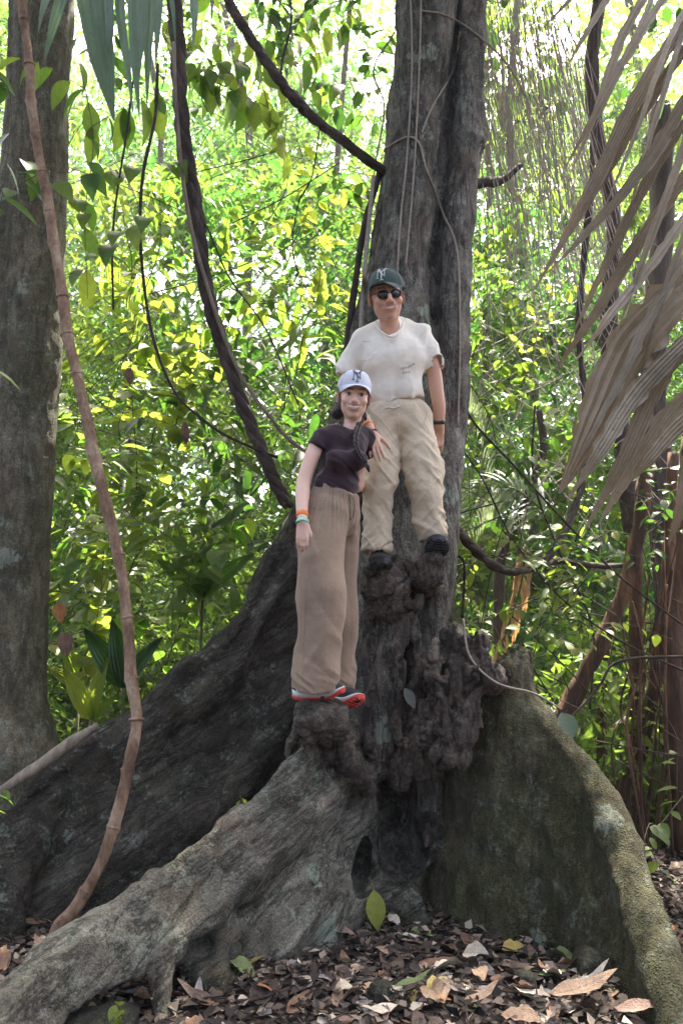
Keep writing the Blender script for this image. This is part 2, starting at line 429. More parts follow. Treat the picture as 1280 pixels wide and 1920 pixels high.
# left rear, front, right buttresses
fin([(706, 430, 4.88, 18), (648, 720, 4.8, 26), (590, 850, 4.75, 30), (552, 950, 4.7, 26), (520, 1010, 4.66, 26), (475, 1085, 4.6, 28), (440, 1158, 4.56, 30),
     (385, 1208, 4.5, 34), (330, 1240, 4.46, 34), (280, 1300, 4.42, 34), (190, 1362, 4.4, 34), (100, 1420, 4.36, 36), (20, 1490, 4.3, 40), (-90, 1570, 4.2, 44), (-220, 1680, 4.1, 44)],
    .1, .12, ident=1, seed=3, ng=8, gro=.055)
fin([(700, 1330, 4.55, 40), (640, 1360, 4.15, 34), (585, 1388, 3.85, 17), (545, 1420, 3.76, 15), (500, 1464, 3.68, 15), (440, 1520, 3.56, 17), (385, 1568, 3.46, 19),
     (310, 1614, 3.33, 22), (240, 1658, 3.2, 26), (170, 1710, 3.06, 33), (100, 1770, 2.92, 44), (30, 1836, 2.78, 52), (-60, 1920, 2.62, 60), (-180, 2040, 2.45, 70)],
    .1, .13, zb=[-.3, -.3, -.3, -.3, -.3, -.2, -.02, .09, .11, .12, .1, .02, -.1, -.2], ident=2, seed=8, ng=12, gro=.034)
fin([(810, 1080, 4.95, 36), (850, 1185, 4.66, 34), (885, 1235, 4.42, 30), (940, 1262, 4.22, 30), (1000, 1300, 4.12, 34), (1055, 1362, 4.0, 34), (1105, 1430, 3.88, 34),
     (1155, 1530, 3.68, 38), (1190, 1630, 3.48, 44), (1225, 1730, 3.28, 50), (1265, 1840, 3.06, 56), (1310, 1960, 2.86, 62), (1370, 2120, 2.6, 66)],
    .1, .16, ident=3, seed=15, ng=5, gro=.03, wmax=.36)
def col(lst, k=.03, ident=4, n=4):
    p, r = PR(lst); V.chain(p, r, k, ident, n)
# stems of the trunk
col([(846, -180, 5.1, 60), (842, 0, 5.1, 52), (826, 300, 5.08, 56), (795, 520, 5.04, 74), (760, 760, 5.0, 88), (745, 960, 5.05, 100), (750, 1200, 5.1, 110), (745, 1450, 5.15, 150), (740, 1750, 5.15, 190)], ident=0)
col([(818, -180, 4.78, 62), (803, 0, 4.78, 54), (787, 150, 4.78, 50), (768, 350, 4.74, 50), (756, 520, 4.7, 52), (762, 700, 4.66, 54), (768, 860, 4.6, 42), (760, 1000, 4.55, 44), (736, 1130, 4.42, 44), (722, 1230, 4.3, 30), (712, 1300, 4.26, 35), (708, 1390, 4.26, 33), (700, 1490, 4.32, 34), (692, 1700, 4.4, 50)], .014)
col([(908, -180, 4.86, 34), (888, 0, 4.82, 27), (880, 200, 4.82, 27), (870, 300, 4.8, 29), (852, 500, 4.74, 33), (849, 650, 4.7, 34), (843, 800, 4.7, 37), (826, 950, 4.62, 38), (812, 1080, 4.5, 38), (808, 1200, 4.42, 32), (806, 1300, 4.46, 34), (806, 1560, 4.56, 50), (810, 1720, 4.6, 66)], .012)
col([(770, -160, 4.94, 26), (762, 150, 4.92, 26), (744, 350, 4.88, 28), (728, 520, 4.86, 26), (716, 700, 4.82, 30)], .012)
col([(730, 420, 4.93, 18), (708, 620, 4.86, 24), (690, 800, 4.84, 26)], .012)
col([(764, -120, 5.0, 18), (754, 150, 4.98, 20), (736, 330, 4.94, 23), (712, 500, 4.88, 28), (680, 700, 4.82, 38), (650, 850, 4.8, 46)], .03)
col([(712, 1000, 4.62, 34), (690, 1130, 4.5, 26), (670, 1270, 4.34, 20), (664, 1400, 4.34, 24)], .01)
col([(730, 1330, 4.36, 16), (722, 1400, 4.34, 22), (716, 1480, 4.36, 18)], .014)
col([(782, 1120, 4.6, 36), (774, 1250, 4.64, 26), (768, 1400, 4.7, 26)], .012)
col([(650, 1000, 4.8, 60), (620, 1200, 4.72, 70), (640, 1450, 4.7, 80)], .08, 0)
col([(866, 262, 4.78, 24), (896, 268, 4.78, 15)], .015, 4, 0)
# inner foot between the front and right buttress, prop roots, root mass at the left
col([(800, 1560, 4.4, 30), (770, 1640, 4.25, 30), (760, 1700, 4.16, 40), (800, 1760, 4.05, 26), (850, 1800, 3.9, 12)], .06, 5)
col([(640, 1640, 4.3, 30), (600, 1700, 4.1, 24), (560, 1760, 3.9, 26), (540, 1800, 3.75, 14)], .06, 2)
col([(440, 1680, 3.6, 22), (430, 1740, 3.55, 26), (405, 1800, 3.45, 34), (400, 1850, 3.35, 44)], .05, 6)
col([(296, 1730, 3.32, 22), (303, 1800, 3.22, 19), (305, 1860, 3.15, 20), (300, 1930, 3.08, 26)], .03, 6)
col([(60, 1560, 4.3, 44), (34, 1620, 4.2, 40), (14, 1690, 4.1, 34), (4, 1750, 4.0, 34), (-30, 1800, 3.9, 40)], .08, 1)
col([(-20, 1560, 4.2, 40), (-40, 1640, 4.1, 50), (-60, 1740, 4.0, 60)], .08, 1)
# fine surface noise is added after meshing
def burl(lst, k=.014, ident=7, fw=.05):
    for (px, py, Y, rx, ry, rz) in lst:
        Y -= fw
        c = P(px, py, Y); m = mpp(c); V.ell(c, (rx * m, rz * m, ry * m), None, k, ident)
burl([(722, 1098, 4.26, 44, 40, 46), (748, 1062, 4.3, 26, 18, 30), (735, 1140, 4.3, 38, 26, 36), (694, 1138, 4.36, 18, 26, 22), (705, 1068, 4.14, 26, 12, 26)])
burl([(803, 1076, 4.24, 34, 32, 34), (812, 1052, 4.2, 24, 18, 28), (800, 1100, 4.36, 36, 20, 30)])
# woman's platform burl
burl([(596, 1345, 3.84, 50, 36, 50), (560, 1372, 3.86, 20, 26, 24), (572, 1335, 3.8, 16, 32, 20), (602, 1335, 3.76, 16, 34, 16), (628, 1345, 3.78, 18, 26, 20), (640, 1362, 3.82, 16, 18, 20), (545, 1400, 3.9, 10, 26, 14), (608, 1380, 3.78, 22, 18, 20), (617, 1324, 3.88, 34, 12, 34)], .01, 7, 0)
burl([(632, 1405, 3.92, 28, 26, 26), (652, 1428, 3.96, 26, 26, 26), (672, 1452, 4.02, 26, 26, 26), (690, 1478, 4.08, 18, 20, 20)], .016)
# centre and right burls
burl([(742, 1430, 4.3, 34, 40, 30), (740, 1470, 4.32, 26, 24, 26), (770, 1400, 4.26, 24, 26, 26), (790, 1370, 4.22, 26, 34, 26), (788, 1430, 4.28, 20, 34, 20), (765, 1340, 4.3, 18, 30, 20), (800, 1330, 4.2, 22, 24, 22)], .014)
burl([(820, 1250, 4.24, 24, 44, 30), (848, 1236, 4.18, 18, 34, 22), (872, 1226, 4.14, 20, 40, 24), (896, 1206, 4.14, 24, 26, 24), (838, 1300, 4.16, 26, 28, 26), (866, 1290, 4.1, 20, 26, 22), (884, 1262, 4.08, 22, 24, 22), (905, 1240, 4.1, 14, 34, 20),
      (920, 1272, 4.12, 30, 28, 28), (858, 1372, 4.1, 36, 36, 34), (846, 1415, 4.14, 40, 28, 34), (850, 1190, 4.22, 26, 22, 26), (880, 1330, 4.1, 24, 26, 24), (826, 1340, 4.16, 16, 30, 20)], .014)
for a in range(9):   # contorted ridges on the right burl cluster
    x0, y0 = 815 + a * 11, 1200 + (a * 37) % 80
    p, r = PR([(x0, y0, 4.1, 8), (x0 + rnd.uniform(-16, 20), y0 + 28, 4.04, 9), (x0 + rnd.uniform(-20, 24), y0 + 62, 4.04, 8), (x0 + rnd.uniform(-20, 20), y0 + 95, 4.08, 7)])
    V.chain(p, r, .012, 7, 3)
for a in range(7):   # ridges hanging down the platform burl
    x0 = 552 + a * 15
    p, r = PR([(x0 + 6, 1322, 3.74, 7), (x0, 1345, 3.7, 9), (x0 + rnd.uniform(-8, 8), 1372, 3.7, 8), (x0 + rnd.uniform(-12, 12), 1396, 3.76, 6)])
    V.chain(p, r, .01, 7, 3)
for rope in ([(756, 1165, 4.28, 9), (742, 1215, 4.2, 11), (752, 1270, 4.16, 10), (738, 1330, 4.14, 12), (748, 1390, 4.16, 10)], [(690, 1160, 4.28, 9), (682, 1220, 4.22, 11), (694, 1280, 4.17, 10), (684, 1350, 4.14, 12), (700, 1420, 4.12, 10)],
             [(786, 1120, 4.2, 9), (776, 1180, 4.2, 10), (790, 1240, 4.2, 11), (776, 1300, 4.18, 12)], [(806, 1560, 4.3, 12), (780, 1600, 4.2, 15), (750, 1625, 4.1, 16), (720, 1640, 4.05, 12), (700, 1680, 4.0, 9)]):
    p, r = PR(rope); V.chain(p, r, .02, 7, 4)
# cut stump knob on the right ridge
p0, p1 = P(985, 1312, 4.15), P(978, 1236, 4.18); V.cap(p0, p1, .07, .075, .02, 8)
V.ell(P(960, 1262, 4.16), (.07, .07, .07), None, .02, 8)
V.add(lambda X, Y, Z: -(Z - (P(978, 1232, 4.18)[2] - .012)) + 0 * X + 0 * Y, p1 - .12, p1 + .12, .008, 8, True) if False else None
# carve the dark hollow
V.ell(P(742, 1540, 4.36), (.085, .25, .16), rotm('Y', 12), .05, 0, True); V.ell(P(752, 1600, 4.3), (.12, .22, .12), rotm('Y', 30), .05, 0, True)
V.ell(P(722, 1505, 4.4), (.05, .2, .2), rotm('Y', -10), .04, 0, True); V.ell(P(676, 1630, 4.12), (.04, .2, .14), rotm('Y', 8), .03, 0, True); V.ell(P(705, 1650, 4.1), (.1, .14, .05), None, .04, 0, True)
V.ell(P(470, 1712, 3.5), (.07, .1, .03), None, .03, 0, True)
V.ell(P(372, 1800, 3.25), (.05, .2, .05), None, .03, 0, True)
tv, tq, tid = V.mesh(); tv = relax(tv, tq, 1, .4)
tn = vnormals(tv, tq)
isb = (tid == 7).astype(float)
# bark relief
up_ = np.abs(tn[:, 2])
flow = fbm(tv, (6, 6, 2.2), 4, 31) * .022 + fbm(tv, (18, 18, 8), 3, 41) * .008 + (1 - np.abs(vn(tv, (11, 11, 3.5), 61))) ** 3 * -.012 * (1 - up_)
warty = .008 - (1 - np.abs(vn(tv + .05 * vn(tv, 5, 50)[:, None], (12, 12, 5), 51))) ** 4 * .022 + vn(tv, 9, 53) * .012
tv = tv + tn * (flow * (1 - isb) + warty * isb)[:, None]
tn = vnormals(tv, tq)
def quadsub(v, q):
    e = np.sort(np.vstack([q[:, [0, 1]], q[:, [1, 2]], q[:, [2, 3]], q[:, [3, 0]]]), axis=1); u, inv = np.unique(e, axis=0, return_inverse=True); inv = inv.reshape(-1)
    n, m = len(v), len(q); mid = v[u].mean(1); ce = v[q].mean(1); E = n + inv.reshape(4, m).T; Cn = n + len(u) + np.arange(m)
    return np.vstack([v, mid, ce]), np.vstack([np.stack([q[:, i], E[:, i], Cn, E[:, i - 1]], 1) for i in range(4)])
def worley(p, f, seed):
    x = p * f + 500; i = np.floor(x).astype(np.int64); d1 = np.full(len(p), 9.0); d2 = np.full(len(p), 9.0)
    for a in (-1, 0, 1):
        for b in (-1, 0, 1):
            for c in (-1, 0, 1):
                j = i + (a, b, c); c_ = j + .5 + .45 * np.stack([hash3(j[:, 0], j[:, 1], j[:, 2], seed + k) for k in range(3)], 1)
                d = np.linalg.norm(x - c_, axis=1); lo_ = np.minimum(d, d1); d2 = np.minimum(d2, np.maximum(d, d1)); d1 = lo_
    return d1, d2
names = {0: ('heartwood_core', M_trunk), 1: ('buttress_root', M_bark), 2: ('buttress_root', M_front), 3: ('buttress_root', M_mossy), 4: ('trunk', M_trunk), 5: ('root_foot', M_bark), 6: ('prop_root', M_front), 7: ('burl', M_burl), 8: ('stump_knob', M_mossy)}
labs = {1: 'dark rear buttress sweeping down to the left', 2: 'grey front buttress running to the lower left corner', 3: 'mossy buttress falling to the lower right'}
fid = tid[tq[:, 0]]
fid = np.where((fid == 0), 4, fid)
for i in range(1, 9):
    w = fid == i
    if not w.any(): continue
    qq = tq[w]; u, inv = np.unique(qq, return_inverse=True)
    if i in (7, 8):      # knotted wood gets a finer skin: knuckles with deep cracks between them
        vv, q2 = quadsub(tv[u], inv.reshape(-1, 4)); nn_ = vnormals(vv, q2)
        wp = vv + .07 * np.stack([vn(vv, 6, 70 + k) for k in range(3)], 1); gr_ = np.abs(fbm(wp, (15, 15, 5), 2, 5)); d1, d2 = worley(wp, 30, 8)
        e_ = np.sort(np.vstack([q2[:, [k, (k + 1) % 4]] for k in range(4)]), axis=1); ue, ct = np.unique(e_, axis=0, return_counts=True)
        bm = np.zeros(len(vv)); bm[ue[ct == 1].ravel()] = 1
        for _ in range(5):
            b2 = bm.copy()
            for k in range(4): np.maximum.at(b2, q2[:, k], bm[q2[:, (k + 1) % 4]] * .8); np.maximum.at(b2, q2[:, k], bm[q2[:, k - 1]] * .8)
            bm = b2
        vv = vv + nn_ * ((1 - np.clip(bm * 1.1 - .1, 0, 1)) * (-.018 * sst(.16, .0, gr_) + .004 - .004 * sst(.3, 0, d2 - d1) + .002 * fbm(vv, 60, 2, 5)))[:, None]
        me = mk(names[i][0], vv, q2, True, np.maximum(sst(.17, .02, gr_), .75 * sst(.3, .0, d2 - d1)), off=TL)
    else:
        me = mk(names[i][0], tv[u], inv.reshape(-1, 4), True, off=TL)
        me.normals_split_custom_set_from_vertices(tn[u].tolist())
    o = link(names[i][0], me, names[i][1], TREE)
    if i in labs: o['label'] = labs[i]
del V
# upper trunk above the picture
p, r = PR([(845, -160, 4.88, 104), (870, -600, 4.9, 92)]); p.append(p[-1] + np.array((.1, .05, 3.0))); r.append(.3); p.append(p[-1] + np.array((0, .1, 3.0))); r.append(.22)
g = tubegeo(spline(np.column_stack([p, r]), 6)[:, :3], spline(np.column_stack([p, r]), 6)[:, 3], 20, rough=.12)
link('upper_trunk', mk('upper_trunk', *g, off=TL), M_trunk, TREE)
# ------------------------------------------------------------------ people
def skinmat(name):
    t = NT(name); c = t.attr(); f = t.noise(60, 4, .6)
    c = t.mix(.25, c, t.ramp(f, [(.3, .85), (.7, 1.1)]), 'MULTIPLY')
    t.base(c, .48, .4); t.b.inputs['Subsurface Weight'].default_value = .12; t.b.inputs['Subsurface Radius'].default_value = (.02, .008, .004)
    t.bump(t.noise(160, 3), .12, .002); return t.m
def cloth(name, c, rough=.9, weave=500, crease=.25, vary=.1, low=9):
    t = NT(name); f = t.noise(low, 5, .6); w = t.noise(weave, 2, .5, stretch=(1, 1, .25))
    a = tuple(x * (1 - vary) for x in c); b = tuple(min(1, x * (1 + vary)) for x in c)
    cc = t.mix(.35, t.ramp(f, [(.3, a), (.7, b)]), t.ramp(w, [(.3, .8), (.7, 1.12)]), 'MULTIPLY')
    t.base(cc, rough, .2); t.b.inputs['Sheen Weight'].default_value = .15
    h = t.math('ADD', t.math('MULTIPLY', t.noise(28, 5, .6), 1.0), t.math('MULTIPLY', w, .12)); t.bump(h, crease, .012); return t.m
M_skin = skinmat('skin'); M_tee = cloth('cream_cotton', (.8, .755, .65), crease=.4)
M_khaki = cloth('sand_linen', (.55, .46, .33), crease=.55); M_taupe = cloth('taupe_linen', (.27, .195, .135), crease=.45, vary=.14)
M_plum = cloth('dark_plum_jersey', (.03, .014, .02), rough=.75, crease=.2)
M_hair = plain('dark_brown_hair', (.018, .012, .009), .5, .4, .4, 120, .5, .004)
M_capg = cloth('green_cap_twill', (.055, .085, .075), crease=.15); M_capw = cloth('pale_cap_twill', (.6, .62, .7), crease=.12)
M_white = plain('white_thread', (.75, .75, .72), .8, .2, .05); M_grey = plain('grey_thread', (.1, .1, .12), .8, .2, .05)
M_black = plain('black_plastic', (.012, .012, .014), .35, .5, .1); M_lens = plain('dark_lens', (.006, .006, .007), .06, .8, 0, 5, 0)
M_tooth = plain('teeth', (.82, .8, .74), .3, .5, .03); M_eyew = plain('eye_white', (.6, .57, .54), .25, .5, .03); M_iris = plain('iris_brown', (.03, .015, .008), .15, .6, .1)
M_shoeb = plain('black_mesh_shoe', (.016, .016, .02), .7, .3, .3, 300, .5); M_midw = plain('white_foam_midsole', (.62, .66, .64), .6, .3, .08)
M_red = plain('coral_red_rubber', (.6, .07, .05), .6, .35, .12, 80); M_navy = plain('charcoal_mesh_shoe', (.035, .037, .045), .8, .3, .3, 300, .5)
M_orange = plain('orange_band', (.8, .2, .045), .5, .35, .1); M_mint = plain('mint_band', (.25, .62, .45), .5, .35, .1); M_mark = plain('printed_mark', (.06, .12, .1), .7, .2, .1)
M_ink = plain('dark_print', (.09, .06, .035), .8, .2, .1); M_beads = plain('wood_beads', (.14, .05, .02), .5, .4, .2)

class Frame:
    def __init__(s, O, R): s.O = np.asarray(O, dtype=float); s.R = np.asarray(R, dtype=float)
    def __call__(s, *p):
        p = np.asarray(p[0] if len(p) == 1 else p, dtype=float); return s.O + p @ s.R.T
    def inv(s, q): return (q - s.O) @ s.R
    def geo(s, g): return (s(g[0]), g[1])

def head(V, F, s=1.0, fem=False, smile=.5):
    def E(c, r, k=.015, i=1, R=None, sub=False):
        V.ell(F(np.array(c) * s), np.array(r) * s, F.R if R is None else F.R @ R, k, i, sub)
    def C(a, b, r1, r2=None, k=.01, i=1, sub=False):
        V.cap(F(np.array(a) * s), F(np.array(b) * s), r1 * s, (r1 if r2 is None else r2) * s, k, i, sub)
    jw = .88 if fem else .93
    E((0, .02, .045), (.074, .093, .082), .02); E((0, -.018, -.015), (.066 * (.5 + .5 * jw), .074, .085), .03)
    E((0, -.03, -.068), (.046 * jw, .048, .042), .035); E((0, -.068, -.097), (.021 * jw, .018, .017), .025)
    for q in (-1, 1):
        E((q * .045 * jw, -.005, -.055), (.018, .036, .03), .02)                  # jaw corner
        E((q * .04, -.066, -.028), (.024, .02, .019), .02)                     # cheek
        C((q * .014, -.089, .021), (q * .046, -.073, .02), .009, .007, .015)     # brow ridge
        E((q * .0315, -.094, .002), (.018, .012, .011), .012, sub=True)          # eye socket
        E((q * .079, .014, -.008), (.009, .02, .031), .006, R=rotm('Z', q * 22))
        E((q * .084, .006, -.004), (.005, .01, .018), .004, sub=True, R=rotm('Z', q * 22))
        E((q * .0125, -.098, -.034), (.0085, .011, .0075), .008)                # nostril wing
    C((0, -.088, .012), (0, -.108, -.026), .0075, .0105, .012)
    E((0, -.107, -.031), (.0105, .011, .009), .008)
    E((0, -.084, -.058), (.032, .018, .02), .015)                              # mouth mound
    m = [(x, -.0985 + x * x * 15, -.0605 + 13.0 * smile * x * x) for x in np.linspace(-.031, .031, 9)]
    op = (.0068 if fem else .0046) * s
    rr = [op * max(.12, (1 - (x / .0315) ** 2)) ** .6 for x, _, _ in m]
    for dz, r_ in ((op / s + .0016, .0026), (-op / s - .0022, .0036)):
        V.chain([F(np.array((x * .96, y + .001, z + dz * (1 - (x / .033) ** 2))) * s) for x, y, z in m], [r_ * s * (1 - .5 * (x / .032) ** 2) for x, _, _ in m], .004, 1)
    V.chain([F(np.array((x, y - .001, z)) * s) for x, y, z in m], rr, .0015, 1, 0, True)
    return m
def facecol(v, F, s, fem, ident, base):
    l = F.inv(v) / s; n = len(v); c = np.tile(np.array(base), (n, 1)); x, y, z = l.T; fr = sst(-.02, -.06, y)
    def mixc(w, col):
        nonlocal c
        c = c * (1 - w[:, None]) + np.array(col) * w[:, None]
    inhead = (z > -.12) & (np.abs(x) < .1) & (y > -.14) & (y < .12)
    near = np.where(inhead, 1.0, 0.0)
    mixc(near * fr * .12 * np.exp(-(((np.abs(x) - .042) / .022) ** 2 + ((z + .03) / .02) ** 2)), (.8, .38, .3))
    mixc(near * fr * .1 * np.exp(-((x / .014) ** 2 + ((z + .03) / .012) ** 2)), (.6, .22, .16))
    mixc(near * .25 * sst(.07, .083, np.abs(x)), (.6, .2, .16))
    if not fem:
        st = sst(-.03, -.055, z) * (1 - sst(-.01, .01, y) * .4) * near * sst(.135, .1, -z) ; st = np.maximum(st, near * sst(.048, .062, np.abs(x)) * sst(-.0, -.03, z))
        mixc(st * .26 * (1 - .5 * np.exp(-((x / .03) ** 2 + ((z + .03) / .015) ** 2))), (.16, .085, .055))
        mixc(near * fr * .5 * np.exp(-((x / .03) ** 2 + ((z + .047) / .006) ** 2)), (.15, .08, .05))
    # eyebrows
    bx = np.abs(x); bz = .024 + .006 * np.sin((bx - .012) / .036 * math.pi * .8)
    w = near * fr * sst(.0042, .0022, np.abs(z - bz)) * sst(.010, .014, bx) * sst(.05, .043, bx)
    mixc(w * (.85 if fem else .8), (.03, .018, .012))
    mixc(near * fr * .1 * np.exp(-(((bx - .0315) / .016) ** 2 + ((z - .001) / .01) ** 2)), (.2, .09, .06))
    zc = -.0605 + 13.0 * (1.0 if fem else .8) * x * x; op = .0068 if fem else .0046; sh = np.sqrt(np.clip(1 - (x / .033) ** 2, 0, 1))
    up_ = sst(.0058, .0036, np.abs(z - zc - (op + .002) * sh)) * sst(.033, .029, bx); lo_ = sst(.0068, .0045, np.abs(z - zc + (op + .003) * sh)) * sst(.03, .024, bx)
    mixc(near * fr * np.maximum(up_, lo_) * (.7 if fem else .4), (.55, .2, .17))
    mixc(near * fr * sst(.0035, .0015, np.abs(z - zc)) * sst(.036, .032, bx) * sst(.026, .031, bx) * .6, (.1, .03, .02))
    mixc(near * fr * sst(op * .8, op * .5, np.abs(z - zc)) * sst(.026, .022, bx) * sst(-.1, -.094, -y * -1) * 0, (.05, .01, .01))
    ht = .035 if fem else .04        # scalp hair below the cap
    hz = sst(-.012, .004, y - .02 + .35 * (z < .03) * 0) * sst(-.05, -.03, z) * near * sst(.06, .066, np.abs(x) + .5 * (y > .03))
    mixc(np.clip(hz, 0, 1) * .92 * (np.abs(x) < .0755 + .0 * x + .006), (.02, .013, .01))
    return c
def hand(V, W_, D, S, N, s=1.0, curl=(.25, .3, .35, .4), spread=.12, thumb=.6, k=.004, ident=1):
    D, S, N = (np.asarray(a, dtype=float) / np.linalg.norm(a) for a in (D, S, N))
    kn = []
    for i, (o, L) in enumerate(((.026, .086), (.009, .09), (-.009, .086), (-.025, .078))):
        b = W_ + D * L * s + S * o * s; kn.append(b)
        V.cap(W_ + S * o * .55 * s + D * .012 * s, b, .0125 * s, .0095 * s, .012, ident)
    V.ell(W_ + D * .045 * s + N * .004 * s, np.array((.032, .011, .042)) * s, np.column_stack([S, N, D]), .01, ident)
    for i, (b, L) in enumerate(zip(kn, (.068, .076, .071, .056))):
        d = D + S * spread * (1.2 - i * .8); d /= np.linalg.norm(d); p = b; a = curl[i]
        for j, (fl, r) in enumerate(((.45, .0088), (.32, .0078), (.25, .0068))):
            d2 = d * math.cos(a * (j + .6)) + N * math.sin(a * (j + .6)); q = p + d2 * L * fl * s
            V.cap(p, q, r * s, (r - .0008) * s, k, ident); p = q
    t0 = W_ + D * .02 * s + S * .02 * s + N * .004 * s; td = S * thumb + D * (1 - thumb * .4) + N * .25; td /= np.linalg.norm(td)
    t1 = t0 + td * .042 * s; t2 = t1 + (td * .8 + D * .45) / np.linalg.norm(td * .8 + D * .45) * .032 * s; t3 = t2 + (td * .6 + D * .7) / np.linalg.norm(td * .6 + D * .7) * .025 * s
    V.cap(t0, t1, .0145 * s, .011 * s, .01, ident); V.cap(t1, t2, .0105 * s, .0092 * s, k, ident); V.cap(t2, t3, .0092 * s, .0075 * s, k, ident)
def cut(V, p, n, r, k=.004):
    p = np.asarray(p, dtype=float); n = np.asarray(n, dtype=float) / np.linalg.norm(n)
    c = p + n * r
    def fn(X, Y, Z): return np.maximum(-((X - p[0]) * n[0] + (Y - p[1]) * n[1] + (Z - p[2]) * n[2]), np.sqrt((X - c[0]) ** 2 + (Y - c[1]) ** 2 + (Z - c[2]) ** 2) - r * 1.25)
    V.add(fn, c - r * 1.25, c + r * 1.25, k, 0, True)
def cutline(V, x0, y0, x1, y1, Y, sgn, r, tilt=.1):
    """cut off what lies below (sgn -1) or above (sgn 1) the line through two points seen from the front"""
    a, b = P(x0, y0, Y), P(x1, y1, Y); c = (a + b) / 2
    bk = c - CAMV_; bk /= np.linalg.norm(bk); n = np.cross(b - a, bk); n /= np.linalg.norm(n)
    if n[2] * sgn < 0: n = -n
    n = n + np.array((0, -tilt * sgn * -1, 0)) * 1.0
    cut(V, c, n, r)
CAMV_ = np.array((0, 0, CAMH))
def ridged(p, f, seed, o=2):
    return 1 - np.abs(fbm(p, f, o, seed)) * 2
def clothpart(name, V, mat, parent, off, disp=None, vcol=None, rx=1):
    v, q, i = V.mesh(); v = relax(v, q, rx, .5)
    if disp is not None:
        n = vnormals(v, q); v = v + n * disp(v, n)[:, None]; v = relax(v, q, 1, .25)
    return link(name, mk(name, v, q, True, off=off), mat, parent)

def crease(p, f, seed, w=.3, o=2): return sst(w, 0, np.abs(fbm(p, f, o, seed)))
def capgeo(F, s, yaw, mat, logo_mat, parent, off, visor_len=.068, tilt=0):
    G = Frame(F(0, 0, 0), F.R @ rotm('Z', yaw) @ rotm('X', tilt))
    rx, ry, h, z0, y0 = .083 * s, .102 * s, .084 * s, .036 * s, .018 * s
    nu, nv = 40, 12; A = np.linspace(0, 2 * math.pi, nu, endpoint=False)
    def dome(a, t, e=0):      # t 0 rim .. 1 top
        ct = math.cos(t * math.pi / 2) ** .8; st = math.sin(t * math.pi / 2) ** .95
        fr = max(0, -math.sin(a))                     # the front stands a bit taller
        return np.array(((rx + e) * ct * math.cos(a), y0 + (ry + e) * ct * math.sin(a), z0 + (h + e) * st + .008 * s * fr * math.sin(t * math.pi)))
    V_ = [dome(a, t) for t in np.linspace(0, .985, nv) for a in A] + [dome(0, 1)]
    for e in (.985,): pass
    q = []; j = np.arange(nu); k = (j + 1) % nu
    q = np.vstack([np.stack([i * nu + j, i * nu + k, (i + 1) * nu + k, (i + 1) * nu + j], 1) for i in range(nv - 1)])
    t = np.stack([(nv - 1) * nu + j, (nv - 1) * nu + k, np.full(nu, nv * nu)], 1)
    inner = np.array(V_); inner2 = inner * .97; inner2[:, 2] = inner[:, 2] - .002
    g1 = (inner, [q, t]); g2 = (inner2, [q[:, ::-1], t[:, ::-1]])
    seams = [tubegeo([dome(a, x, .0008) for x in np.linspace(0, 1, 9)], .0012 * s, 5) for a in np.arange(6) * math.pi / 3 + math.pi / 2]
    btn = ballgeo(dome(0, 1) + (0, 0, .001), (.007 * s, .007 * s, .004 * s))
    cap = link('cap', mk('cap', *G.geo(join([g1, g2, btn] + seams)), off=off), mat, parent)
    U = np.linspace(-1, 1, 25); Wv = np.linspace(0, 1, 8); top = []
    for w in Wv:
        for u in U:
            a = -math.pi / 2 + u * math.radians(74); b = dome(a, 0)
            L = visor_len * s * (1 - abs(u) ** 2.6) ** .6
            x = b[0] * (1 - .12 * w) ; y = b[1] - L * w
            z = b[2] + .004 * s - .034 * s * (abs(x) / (rx)) ** 2 * (.4 + .6 * w) - .012 * s * w + .006 * s
            top.append((x, y, z))
    top = np.array(top); bot = top - np.array((0, 0, .0035 * s)); m = len(U); nt = len(top)
    i = np.arange(7)[:, None] * m; jj = np.arange(m - 1)[None]
    qt = np.stack([i + jj, i + m + jj, i + m + jj + 1, i + jj + 1], -1).reshape(-1, 4)
    e = np.arange(m - 1) + 7 * m; qe = np.stack([e, e + nt, e + nt + 1, e + 1], 1)
    vg = (np.vstack([top, bot]), [np.vstack([qt, qt[:, ::-1] + nt, qe])])
    link('visor', mk('visor', *G.geo(vg), off=off), mat, cap)
    # interlocking letters N and Y stitched on the front
    def on(x, z):
        a = -math.pi / 2 + x / (rx * .95); return dome(a, .18 + z * 1.0, .0022)
    segs = [((-.016, .0), (-.016, .30)), ((-.016, .30), (.012, .04)), ((.012, .04), (.012, .30)), ((-.02, .40), (.0, .22)), ((.022, .40), (.0, .22)), ((.0, .22), (.0, -.06)),
            ((-.022, .0), (-.01, .0)), ((-.022, .30), (-.012, .30)), ((.006, .30), (.018, .30)), ((-.007, -.06), (.007, -.06)), ((-.027, .40), (-.014, .40)), ((.015, .40), (.028, .40))]
    lg = [tubegeo([on(a[0] * s * 1.15 * (1 - f) + b[0] * s * 1.15 * f, a[1] * (1 - f) + b[1] * f) for f in np.linspace(0, 1, 5)], .0024 * s, 5, flat=.6) for a, b in segs]
    link('letter_logo', mk('letter_logo', *G.geo(join(lg)), off=off), logo_mat, cap)
    return cap, G
